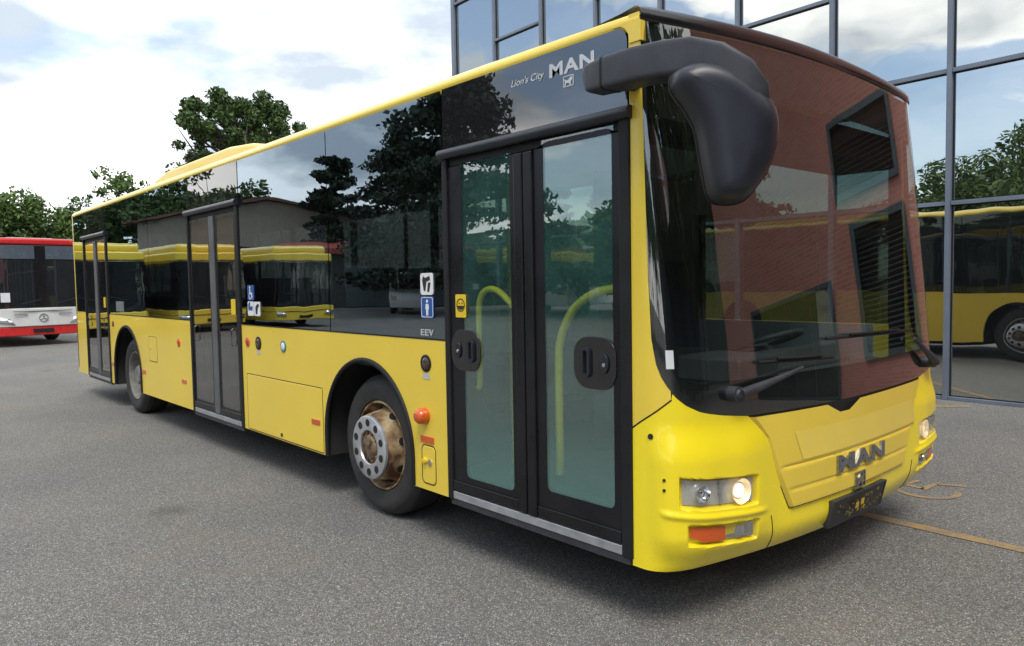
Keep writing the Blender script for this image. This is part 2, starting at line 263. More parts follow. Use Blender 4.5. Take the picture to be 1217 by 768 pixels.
def worn_paint():
    m, t, p = material('worn ochre road paint'); L = t.links.new; N = t.nodes.new; c = N('ShaderNodeTexCoord')
    v = N('ShaderNodeTexVoronoi'); v.inputs['Scale'].default_value = 120; L(c.outputs['Object'], v.inputs['Vector']); sc_ = N('ShaderNodeSeparateColor'); L(v.outputs['Color'], sc_.inputs[0])
    n = N('ShaderNodeTexNoise'); n.inputs['Scale'].default_value = 7; n.inputs['Detail'].default_value = 6; L(c.outputs['Object'], n.inputs['Vector'])
    a = N('ShaderNodeMath'); a.operation = 'MULTIPLY_ADD'; L(sc_.outputs[0], a.inputs[0]); a.inputs[1].default_value = 0.45; L(n.outputs['Fac'], a.inputs[2])
    r = N('ShaderNodeValToRGB'); L(a.outputs[0], r.inputs[0]); e = r.color_ramp.elements
    e[0].position = 0.62; e[0].color = (0.33, 0.215, 0.085, 1); e[1].position = 0.92; e[1].color = (0.16, 0.145, 0.12, 1)
    L(r.outputs[0], p.inputs['Base Color']); p.inputs['Roughness'].default_value = 0.8
    return m
MT['line'] = worn_paint()
# ------------------------------------------------------------------ mesh helpers
def tag(o, label=None, cat=None, group=None, kind=None):
    if label: o['label'] = label
    if cat: o['category'] = cat
    if group: o['group'] = group
    if kind: o['kind'] = kind
    return o
def empty(name, label, cat, loc=(0, 0, 0), rz=0.0, group=None):
    o = bpy.data.objects.new(name, None); COL.objects.link(o); o.location = loc; o.rotation_euler = (0, 0, rz); o.empty_display_size = 0.3
    return tag(o, label, cat, group)
class M:
    def __init__(s): s.v = []; s.f = []
    def add(s, v, f):
        k = len(s.v); s.v.extend([tuple(map(float, p)) for p in v]); s.f.extend([tuple(i + k for i in q) for q in f]); return s
    def box(s, x0, x1, y0, y1, z0, z1):
        return s.add([(x0, y0, z0), (x1, y0, z0), (x1, y1, z0), (x0, y1, z0), (x0, y0, z1), (x1, y0, z1), (x1, y1, z1), (x0, y1, z1)],
                     [(0, 3, 2, 1), (4, 5, 6, 7), (0, 1, 5, 4), (1, 2, 6, 5), (2, 3, 7, 6), (3, 0, 4, 7)])
    def prism(s, poly, ax, a, b):
        n = len(poly)
        def P(p, d): return (d, p[0], p[1]) if ax == 'x' else (p[0], d, p[1]) if ax == 'y' else (p[0], p[1], d)
        return s.add([P(p, a) for p in poly] + [P(p, b) for p in poly],
                     [tuple(range(n - 1, -1, -1)), tuple(range(n, 2 * n))] + [(i, (i + 1) % n, n + (i + 1) % n, n + i) for i in range(n)])
    def grid(s, fn, us, vs):
        nu, nv = len(us), len(vs)
        return s.add([fn(u, v) for u in us for v in vs], [(i * nv + j, (i + 1) * nv + j, (i + 1) * nv + j + 1, i * nv + j + 1) for i in range(nu - 1) for j in range(nv - 1)])
    def tube(s, path, r, n=10, cap=True, sec=None, up=(0, 0, 1), closed=False):
        path = [Vector(p) for p in path]; m = len(path); vv = []; rr = r if isinstance(r, (list, tuple)) else [r] * m
        sec = sec or [(math.cos(2 * PI * k / n), math.sin(2 * PI * k / n)) for k in range(n)]; n = len(sec); upv = Vector(up)
        for i, p in enumerate(path):
            if closed: d = path[(i + 1) % m] - path[i - 1]
            else: d = path[min(i + 1, m - 1)] - path[max(i - 1, 0)]
            d.normalize(); a = d.cross(upv)
            if a.length < 1e-3: a = d.cross(Vector((1, 0.1, 0)))
            a.normalize(); b = a.cross(d).normalized()
            for c0, c1 in sec: vv.append(p + a * c0 * rr[i] + b * c1 * rr[i])
        ff = [(i * n + k, i * n + (k + 1) % n, (i + 1) * n + (k + 1) % n, (i + 1) * n + k) for i in range(m - 1) for k in range(n)]
        if closed: ff += [((m - 1) * n + k, (m - 1) * n + (k + 1) % n, (k + 1) % n, k) for k in range(n)]
        elif cap: ff += [tuple(range(n)), tuple(range((m - 1) * n, m * n))]
        return s.add(vv, ff)
    def revolve(s, prof, c, ax='y', n=40, close=False):
        vv = []; m = len(prof)
        for r, h in prof:
            for k in range(n):
                a = 2 * PI * k / n; x, z = r * math.cos(a), r * math.sin(a)
                vv.append((c[0] + x, c[1] + h, c[2] + z) if ax == 'y' else (c[0] + h, c[1] + x, c[2] + z) if ax == 'x' else (c[0] + x, c[1] + z, c[2] + h))
        ff = [(i * n + k, i * n + (k + 1) % n, (i + 1) * n + (k + 1) % n, (i + 1) * n + k) for i in range(m - 1) for k in range(n)]
        if prof[0][0] > 1e-6 and close: ff.append(tuple(range(n)))
        if prof[-1][0] > 1e-6 and close: ff.append(tuple(range((m - 1) * n, m * n)))
        return s.add(vv, ff)
    def build(s, name, mat, parent=None, smooth=35, bevel=0.0, label=None, solid=0.0, seg=2, subsurf=0):
        me = bpy.data.meshes.new(name); me.from_pydata(s.v, [], s.f)
        bm = bmesh.new(); bm.from_mesh(me); bmesh.ops.remove_doubles(bm, verts=bm.verts, dist=1e-6); bmesh.ops.recalc_face_normals(bm, faces=bm.faces); bm.to_mesh(me); bm.free()
        me.materials.append(MT[mat] if isinstance(mat, str) else mat)
        if smooth:
            me.shade_smooth(); me.set_sharp_from_angle(angle=R(smooth))
        o = bpy.data.objects.new(name, me); COL.objects.link(o)
        if parent: o.parent = parent
        if solid:
            q = o.modifiers.new('solid', 'SOLIDIFY'); q.thickness = solid; q.offset = 0
        if bevel:
            q = o.modifiers.new('bevel', 'BEVEL'); q.width = bevel; q.segments = seg; q.limit_method = 'ANGLE'; q.angle_limit = R(40); q.harden_normals = True
        if subsurf:
            q = o.modifiers.new('sub', 'SUBSURF'); q.levels = subsurf; q.render_levels = subsurf
        if label: o['label'] = label
        return o
def dup(o, parent=None, loc=None, rz=None):
    c = o.copy(); COL.objects.link(c)
    if parent: c.parent = parent
    if loc is not None: c.location = loc
    if rz is not None: c.rotation_euler = (0, 0, rz)
    for ch in list(o.children): dup(ch, c)
    return c
def rrect(x0, x1, z0, z1, r, n=5):
    p = []
    for cx, cz, a in ((x1 - r, z1 - r, 0), (x0 + r, z1 - r, 90), (x0 + r, z0 + r, 180), (x1 - r, z0 + r, 270)):
        for k in range(n + 1):
            t = R(a + 90 * k / n); p.append((cx + r * math.cos(t), cz + r * math.sin(t)))
    return p
def ring(outer, inner, m, ax, a, b):
    """frame between two outlines with the same number of points"""
    n = len(outer)
    def P(p, d): return (d, p[0], p[1]) if ax == 'x' else (p[0], d, p[1]) if ax == 'y' else (p[0], p[1], d)
    v = [P(p, a) for p in outer] + [P(p, a) for p in inner] + [P(p, b) for p in outer] + [P(p, b) for p in inner]
    f = []
    for i in range(n):
        j = (i + 1) % n
        f += [(i, j, n + j, n + i), (2 * n + i, 2 * n + j, 3 * n + j, 3 * n + i), (i, j, 2 * n + j, 2 * n + i), (n + i, n + j, 3 * n + j, 3 * n + i)]
    return m.add(v, f)
def text_mesh(body, size, extrude, shear=0.0, offset=0.0, spacing=1.0, bevel=0.0):
    cu = bpy.data.curves.new('lettering', 'FONT'); cu.body = body; cu.size = size; cu.extrude = extrude; cu.shear = shear; cu.offset = offset
    cu.space_character = spacing; cu.align_x = 'LEFT'; cu.bevel_depth = bevel; cu.bevel_resolution = 1
    o = bpy.data.objects.new('lettering', cu); COL.objects.link(o); bpy.context.view_layer.update()
    dg = bpy.context.evaluated_depsgraph_get(); me = bpy.data.meshes.new_from_object(o.evaluated_get(dg))
    bpy.data.objects.remove(o); 
    v = [tuple(q.co) for q in me.vertices]; f = [tuple(p.vertices) for p in me.polygons]
    bpy.data.meshes.remove(me)
    return v, f
def lettering(name, body, mat, parent, place, width, height, extrude, **k):
    """place(a, b, c): a along the line 0..width, b up 0..height, c out of the surface"""
    v, f = text_mesh(body, 1.0, 0.02, **k)
    x0 = min(p[0] for p in v); x1 = max(p[0] for p in v); y0 = min(p[1] for p in v); y1 = max(p[1] for p in v)
    m = M(); m.add([place((p[0] - x0) / (x1 - x0) * width, (p[1] - y0) / (y1 - y0) * height, (p[2] / 0.02 * 0.5 + 0.5) * extrude) for p in v], f)
    return m.build(name, mat, parent, smooth=0)
def disc(cx, cz, r, n=20): return [(cx + r * math.cos(2 * PI * k / n), cz + r * math.sin(2 * PI * k / n)) for k in range(n)]

# ------------------------------------------------------------------ ground and painted markings
g = M(); g.add([(-400, -400, 0), (400, -400, 0), (400, 400, 0), (-400, 400, 0)], [(0, 1, 2, 3)])
tag(g.build('asphalt_ground', 'asphalt', smooth=0), 'grey asphalt yard with pale chippings', kind='structure')
def line(name, pts, wd, z=0.004):
    (x0, y0), (x1, y1) = pts; d = Vector((x1 - x0, y1 - y0)).normalized(); n = Vector((-d.y, d.x)) * wd / 2; m = M(); K = 24
    rnd = random.Random(int(x0 * 100))
    for k in range(K + 1):
        px, py = x0 + (x1 - x0) * k / K, y0 + (y1 - y0) * k / K; a = 1 + rnd.uniform(-0.12, 0.12); b = 1 + rnd.uniform(-0.12, 0.12)
        m.v += [(px + n.x * a, py + n.y * a, z), (px - n.x * b, py - n.y * b, z)]
    m.f = [(2 * k, 2 * k + 1, 2 * k + 3, 2 * k + 2) for k in range(K)]
    return tag(m.build(name, 'line', smooth=0), kind='structure')
line('parking_line', ((-0.75, 1.15), (3.4, 1.06)), 0.10)
line('parking_line', ((-4.5, 3.55), (-1.37, 6.15)), 0.12)
line('parking_line', ((-6.6, 3.75), (-3.2, 6.3)), 0.12)
line('parking_line', ((-8.6, 3.9), (-5.2, 6.4)), 0.12)
line('parking_line', ((-10.6, 4.0), (-7.2, 6.5)), 0.12)
# worn wheelchair symbol painted on the yard: seat, back, wheel arc, leg
sy = M(); z = 0.004; cx, cy = 0.0, 0.0
arc = [(R(a)) for a in range(150, 400, 12)]
def band(pts, wd, m):
    vv = []
    for i, p in enumerate(pts):
        a = Vector(pts[max(i - 1, 0)]); b = Vector(pts[min(i + 1, len(pts) - 1)]); d = (b - a).normalized(); n = Vector((-d.y, d.x)) * wd / 2
        vv += [(p[0] + n.x, p[1] + n.y, z), (p[0] - n.x, p[1] - n.y, z)]
    m.add(vv, [(2 * i, 2 * i + 1, 2 * i + 3, 2 * i + 2) for i in range(len(pts) - 1)])
band([(cx + 0.30 * math.cos(a), cy + 0.30 * math.sin(a)) for a in arc], 0.07, sy)
band([(cx - 0.42, cy + 0.10), (cx - 0.05, cy + 0.06)], 0.07, sy)
band([(cx - 0.05, cy + 0.02), (cx - 0.03, cy + 0.36)], 0.07, sy)
band([(cx - 0.03, cy + 0.36), (cx + 0.25, cy + 0.48)], 0.07, sy)
band([(cx - 0.26, cy + 0.14), (cx - 0.22, cy + 0.38)], 0.06, sy)
sy.add([(cx - 0.55 + 0.08 * math.cos(k * PI / 6), cy + 0.10 + 0.08 * math.sin(k * PI / 6), z) for k in range(12)], [tuple(range(12))])
sy.v = [(-0.36 + x * 0.66, 2.02 + y * 0.66, z_) for x, y, z_ in sy.v]
tag(sy.build('wheelchair_symbol', 'line', smooth=0), kind='structure')

# ------------------------------------------------------------------ glass office building behind the bus
FAC = (-1.8, 6.56, 0); FANG = -0.0404
gb = empty('glass_office_building', 'tall office building with a mirror glass front in a grey frame, behind the bus', 'building', FAC, FANG)
PITCH = 1.525; C0 = 0.045; s_cols = [C0 + PITCH * k for k in range(-7, 2)]
rows = [0.0, 2.47, 4.1, 5.42, 6.80, 8.0, 9.3, 10.6]
M().box(s_cols[0] + 0.02, s_cols[-1] - 0.02, 0.12, 9, 0, 10.6).build('wall', 'darkwall', gb)
M().box(s_cols[0] - 0.06, s_cols[-1] + 0.06, -0.10, 9.05, 10.6, 10.95).build('parapet', 'mullion', gb)
rnd = random.Random(4)
for i, s in enumerate(s_cols):
    hw = 0.030 if i else 0.055
    M().box(s - hw, s + hw, -0.075, 0.1, 0.0, 10.6).build('mullion', 'mullion', gb, bevel=0.006)
merged = {(0, 4), (1, 5), (1, 3), (2, 4), (2, 2), (3, 5), (3, 3), (4, 4), (4, 3), (5, 5), (6, 3), (7, 4)}   # bays where two rows share one tall pane
for i in range(len(s_cols) - 1):
    a, b = s_cols[i] + 0.030, s_cols[i + 1] - 0.030
    if i == 0: a = s_cols[0] + 0.055
    j = 0
    while j < len(rows) - 1:
        z0 = rows[j]; k = j + 1
        if (i, j + 1) in merged and k < len(rows) - 1: k += 1
        z1 = rows[k]; hb = 0.045 if j == 0 else 0.026
        M().box(a + 0.001, b - 0.001, -0.055, 0.095, z0 + (0 if j == 0 else -0.026), z0 + hb).build('transom', 'mullion', gb, bevel=0.005)
        zt = z1 - 0.026
        tx, tz = rnd.uniform(-0.0016, 0.0016), rnd.uniform(-0.0016, 0.0016); y = 0.0
        cxm, czm = (a + b) / 2, (z0 + zt) / 2; q = []
        for X, Z in ((a, z0 + hb), (b, z0 + hb), (b, zt), (a, zt)): q.append((X, y + (X - cxm) * tx + (Z - czm) * tz, Z))
        gk = M(); ring([(a, z0 + hb), (b, z0 + hb), (b, zt), (a, zt)], [(a + 0.013, z0 + hb + 0.013), (b - 0.013, z0 + hb + 0.013), (b - 0.013, zt - 0.013), (a + 0.013, zt - 0.013)], gk, 'y', -0.014, 0.02)
        pg = M()
        pg.add(q, [(0, 1, 2, 3)]); pane = pg.build('glass_pane', 'facadeglass', gb, smooth=0); gk.build('gasket', 'seal', pane, smooth=0)
        j = k

# brick building that adjoins the glass one, with louvred openings
bb = empty('brick_building', 'red brick building with dark louvred openings, mirrored in the windscreen', 'building', FAC, FANG)
BX0, BX1 = s_cols[-1] + 0.06, 11.5
holes = [(2.55, 4.7, 3.15, 4.3), (2.5, 4.3, 0.85, 2.8)]
bw = M()
zcuts = [0, 0.85, 2.8, 3.15, 4.3, 10.6]
for a, b in zip(zcuts[:-1], zcuts[1:]):
    hole = next((h for h in holes if h[2] == a), None)
    if hole:
        bw.box(BX0, hole[0], -0.12, 0.25, a, b); bw.box(hole[1], BX1, -0.12, 0.25, a, b)
    else: bw.box(BX0, BX1, -0.12, 0.25, a, b)
bw.build('wall', 'brick', bb, smooth=0)
M().box(BX0, BX1, 0.252, 9, 0, 10.6).build('rear_block', 'brick', bb, smooth=0)
M().box(BX0 - 0.05, BX1 + 0.05, -0.16, 9, 10.605, 10.85).build('parapet', 'mullion', bb)
sf = M(); ring(rrect(5.35, 9.6, 0.02, 2.15, 0.01, 1), rrect(5.43, 9.52, 0.08, 2.07, 0.01, 1), sf, 'y', -0.19, -0.122); shop = sf.build('added_shopfront_frame', 'louvre', bb, smooth=0)  # shopfront added to make the lower windscreen reflection dark
for k in range(4):
    xa = 5.44 + k * 1.02; M().box(xa + 0.02, xa + 0.99, -0.16, -0.125, 0.09, 2.06).build('added_shopfront_pane', 'farglass', shop)
for (a, b, z0, z1) in holes:
    fr = M(); ring(rrect(a, b, z0, z1, 0.01, 1), rrect(a + 0.12, b - 0.12, z0 + 0.10, z1 - 0.10, 0.01, 1), fr, 'y', -0.17, 0.1)
    lo = fr.build('louvre', 'louvre', bb, smooth=0)
    sl_ = M(); zz = z0 + 0.15
    while zz < z1 - 0.18:
        sl_.add([(a + 0.12, -0.12, zz), (b - 0.12, -0.12, zz), (b - 0.12, 0.02, zz + 0.05), (a + 0.12, 0.02, zz + 0.05),
                 (a + 0.12, -0.105, zz - 0.006), (b - 0.12, -0.105, zz - 0.006), (b - 0.12, 0.035, zz + 0.044), (a + 0.12, 0.035, zz + 0.044)],
                [(0, 1, 2, 3), (7, 6, 5, 4), (0, 4, 5, 1), (3, 2, 6, 7)])
        zz += 0.075
    sl_.build('slats', 'louvre', lo, smooth=0)

# ------------------------------------------------------------------ trees
def leaf_cloud(rng, centres, radii, n, size, flat=1.0):
    cs = np.array(centres); rs = np.array(radii); wgt = rs ** 2; wgt = wgt / wgt.sum()
    idx = rng.choice(len(cs), n, p=wgt)
    d = rng.normal(size=(n, 3)); d /= np.linalg.norm(d, axis=1)[:, None]
    rad = rng.random(n) ** 0.42
    P = cs[idx] + d * (rs[idx] * rad)[:, None] * np.array([1, 1, flat])
    a = rng.normal(size=(n, 3)); a /= np.linalg.norm(a, axis=1)[:, None]
    b = np.cross(a, rng.normal(size=(n, 3))); b /= np.linalg.norm(b, axis=1)[:, None]
    s = size * rng.uniform(0.6, 1.35, n)[:, None]
    V = np.stack([P - a * s, P - b * s * 0.55, P + a * s, P + b * s * 0.55], 1).reshape(-1, 3)
    return V
def broadleaf(name, label, h, spread, seed, leaf, nleaf=6000, size=0.22, trunkfrac=0.28, group=None, cat='tree', dome=None):
    rng = np.random.default_rng(seed); root = empty(name, label, cat, group=group)
    tm = M(); lean = rng.normal(size=2) * 0.04 * h
    top = Vector((lean[0], lean[1], h * 0.72))
    path = [Vector((0, 0, -0.1)), Vector((lean[0] * 0.3, lean[1] * 0.3, h * trunkfrac)), top * 0.7 + Vector((0.02 * h, 0, 0)), top]
    tm.tube(path, [0.030 * h, 0.022 * h, 0.013 * h, 0.005 * h], 9)
    cs, rs = [], []
    nb = 20
    for k in range(nb):
        t = rng.uniform(0.25, 1.0); base = Vector((0, 0, h * trunkfrac)).lerp(top, t * 0.95)
        ang = k * 2.4 + rng.uniform(-0.4, 0.4); reach = spread * (0.45 + 0.55 * math.sin(PI * (0.15 + 0.75 * (1 - t)))) * rng.uniform(0.6, 1.1)
        end = base + Vector((math.cos(ang) * reach, math.sin(ang) * reach, h * rng.uniform(0.04, 0.22)))
        mid = base.lerp(end, 0.5) + Vector((0, 0, 0.03 * h))
        tm.tube([base, mid, end], [0.010 * h, 0.006 * h, 0.002 * h], 6)
        for q in range(3):
            tip = end + Vector(rng.normal(size=3)) * spread * 0.22
            tm.tube([mid.lerp(end, 0.4 + 0.2 * q), tip], [0.004 * h, 0.0015 * h], 5)
            cs.append(tuple(tip)); rs.append(spread * rng.uniform(0.16, 0.34))
        cs.append(tuple(mid.lerp(end, 0.6))); rs.append(spread * rng.uniform(0.2, 0.34))
    for k in range(5):
        cs.append(tuple(top + Vector((rng.normal() * spread * 0.2, rng.normal() * spread * 0.2, h * rng.uniform(0.02, 0.2))))); rs.append(spread * rng.uniform(0.12, 0.24))
    if dome:
        zc, rx, rz_ = dome; cs, rs = [], []
        for k in range(80):
            zz = 1 - 1.75 * (k + 0.5) / 80; a = k * 2.39996; q = math.sqrt(max(0, 1 - zz * zz)); m_ = rng.uniform(0.55, 1.06)
            p = Vector((math.cos(a) * q * rx * m_, math.sin(a) * q * rx * m_, zc + zz * rz_ * m_)); cs.append(tuple(p)); rs.append(rx * rng.uniform(0.08, 0.20))
            tm.tube([Vector((lean[0], lean[1], zc - rz_ * 0.9)), Vector((lean[0], lean[1], zc - rz_ * 0.4)).lerp(p, 0.5), p], [0.008 * h, 0.004 * h, 0.001 * h], 5)
    tm.build('trunk', 'bark', root, smooth=60)
    V = leaf_cloud(rng, cs, rs, nleaf, size, 0.75)
    me = bpy.data.meshes.new('crown'); me.from_pydata(V.tolist(), [], [(4 * i, 4 * i + 1, 4 * i + 2, 4 * i + 3) for i in range(len(V) // 4)]); me.materials.append(MT[leaf])
    o = bpy.data.objects.new('crown', me); COL.objects.link(o); o.parent = root
    return root
def cedar(name, label, h, spread, seed, nleaf=9000, group=None):
    rng = np.random.default_rng(seed); root = empty(name, label, 'tree', group=group); tm = M()
    tm.tube([(0, 0, -0.1), (0.02 * h, 0, h * 0.5), (0, 0.02 * h, h * 0.97)], [0.035 * h, 0.022 * h, 0.004 * h], 9)
    cs, rs = [], []
    for k in range(46):
        t = 0.14 + 0.84 * (k / 45.0); a = k * 2.39996; rl = spread * (1.02 - t) ** 0.75 * rng.uniform(0.6, 1.15) + 0.25
        b = Vector((0, 0, t * h)); e = b + Vector((math.cos(a) * rl, math.sin(a) * rl, rng.uniform(-0.03, 0.05) * h))
        tm.tube([b, b.lerp(e, 0.5) + Vector((0, 0, 0.015 * h)), e], [0.008 * h, 0.005 * h, 0.0015 * h], 5)
        for q in (0.35, 0.6, 0.85, 1.0):
            p = b.lerp(e, q) + Vector((rng.normal() * 0.25, rng.normal() * 0.25, 0.05)); cs.append(tuple(p)); rs.append((0.13 + 0.09 * q) * spread * rng.uniform(0.7, 1.25))
    tm.build('trunk', 'bark', root, smooth=60)
    V = leaf_cloud(rng, cs, rs, nleaf, 0.19, 0.42)
    me = bpy.data.meshes.new('crown'); me.from_pydata(V.tolist(), [], [(4 * i, 4 * i + 1, 4 * i + 2, 4 * i + 3) for i in range(len(V) // 4)]); me.materials.append(MT['leaf_c'])
    o = bpy.data.objects.new('crown', me); COL.objects.link(o); o.parent = root
    return root
# trees seen beyond the bus
t = broadleaf('broadleaf_tree', 'tall round-crowned dark green tree rising above the roof of the yellow bus', 12.6, 3.6, 11, 'leaf_b', 20000, 0.12, 0.55, dome=(10.7, 3.6, 2.3)); t.location = (-42.6, 14.0, 0)
t = broadleaf('broadleaf_tree', 'thin sparse tree tip showing just left of the roof pod', 10.4, 2.6, 12, 'leaf_a', 4200, 0.19, 0.3); t.location = (-58, 12.2, 0)
ta = broadleaf('broadleaf_tree', 'bushy light green tree above the middle of the red bus roof', 9.2, 3.0, 13, 'leaf_a', 6500, 0.15, 0.22); ta.location = (-62.4, 7.4, 0)
tb = broadleaf('broadleaf_tree', 'darker tree at the left edge of the photo behind the red bus', 8.6, 2.7, 14, 'leaf_a', 6000, 0.15, 0.22); tb.location = (-64.0, 4.6, 0)
t = dup(ta, loc=(-60.5, 9.7, 0), rz=2.0); t['label'] = 'leafy tree between red bus and rear corner of yellow bus'; t.scale = (0.85, 0.85, 0.86)
HG = 'low dense trees closing the yard behind the red bus'
lowt = broadleaf('low_tree', 'low dense green tree filling the strip right above the red bus roof', 6.6, 3.4, 21, 'leaf_b', 5500, 0.26, 0.10, group=HG); lowt.location = (-56, 2.6, 0); lowt.scale = (0.85, 0.85, 0.76)
for k, (x, y, s) in enumerate(((-57, 5.6, 0.76), (-55.5, 8.4, 0.72), (-56.5, 11.2, 0.76), (-57, -0.6, 0.78))):
    t = dup(lowt, loc=(x, y, 0), rz=1.3 * (k + 1)); t.scale = (s, s, s)
# trees across the yard, mirrored in the bus windows and in the facade
CG = 'dark conifers across the yard mirrored in the bus side windows'
for k, (x, y, h, s) in enumerate(((-29.5, -22.5, 12.4, 6.2), (-37.5, -24.5, 10.8, 4.8), (-48.5, -25.5, 10.8, 3.0))):
    lab = ('broad cedar mirrored in the long side window beside the front door', 'medium cedar mirrored left of the broad one', 'narrow dark conifer mirrored at the window seam behind the front wheel')[k]
    t = cedar('cedar_tree', lab, h, s, 31 + k, 19000 if k == 0 else 12000, CG); t.location = (x, y, 0)
YG = 'yard trees mirrored in the office facade'
yt = broadleaf('broadleaf_tree', 'leafy green tree mirrored in the office glass above the yellow bus', 9.0, 3.9, 41, 'leaf_a', 15000, 0.14, 0.2, group=YG); yt.location = (-8.5, -24.5, 0)
for k, (x, y, s) in enumerate(((-13.0, -25.5, 0.80), (-3.2, -25, 0.95), (-16.5, -26.5, 0.85), (2.5, -26, 1.02), (-6.0, -28.5, 0.9), (8.5, -26, 0.95), (15, -27, 1.0))):
    t = dup(yt, loc=(x, y, 0), rz=1.1 * (k + 1)); t.scale = (s, s, s)
DG = 'small trees mirrored in the front door glass'
dt = broadleaf('small_tree', 'small bushy tree mirrored in the front door glass', 5.2, 2.4, 51, 'leaf_b', 5000, 0.2, 0.12, group=DG); dt.location = (-21.5, -26, 0)
for k, (x, y, s) in enumerate(((-24.2, -26.5, 0.85), (-19.0, -25.5, 0.95), (-27.5, -29, 1.0))):
    t = dup(dt, loc=(x, y, 0), rz=1.7 * (k + 1)); t.scale = (s, s, s)
FG = 'dark trees added ahead of the bus to darken the near edge of its windscreen'  # added row, fills this part of the reflection with dark
ft_ = broadleaf('broadleaf_tree', 'dark tree added ahead of the bus to darken the near edge of the windscreen', 13.0, 4.2, 71, 'leaf_b', 9000, 0.24, 0.12, group=FG); ft_.location = (19, 1.5, 0)
for k, (x, y, s) in enumerate(((20.5, -3.5, 0.95), (18.5, -8.0, 1.05), (21, -13, 1.0), (16.5, 5.6, 0.95), (20.0, 10.0, 1.05))):
    t = dup(ft_, loc=(x, y, 0), rz=1.5 * (k + 1)); t.scale = (s, s, s)
wh = empty('added_warehouse', 'long dark building added ahead of the bus to darken the near edge of its windscreen', 'building', (27, -6, 0))  # added block, closes bright gaps between the trees in the reflection
M().box(-2, 8, -24, 24, 0, 9.5).build('wall', 'shedwall', wh); M().box(-2.2, 8.2, -24.2, 24.2, 9.505, 9.9).build('roof', 'redroof', wh)
for y in (-18, -9, 0, 9, 18): M().box(-2.06, -2.003, y - 2, y + 2, 0.05, 4.2).build('shutter', 'louvre', wh)
RG = 'big trees mirrored in the rear side windows'
rt = broadleaf('broadleaf_tree', 'big dark tree mirrored in the rear side windows', 10.5, 4.0, 61, 'leaf_b', 8000, 0.22, 0.2, group=RG); rt.location = (-62, -16, 0)
for k, (x, y, s) in enumerate(((-60, -21, 1.0), (-66, -12, 0.95))):
    t = dup(rt, loc=(x, y, 0), rz=1.9 * (k + 1)); t.scale = (s, s, s)

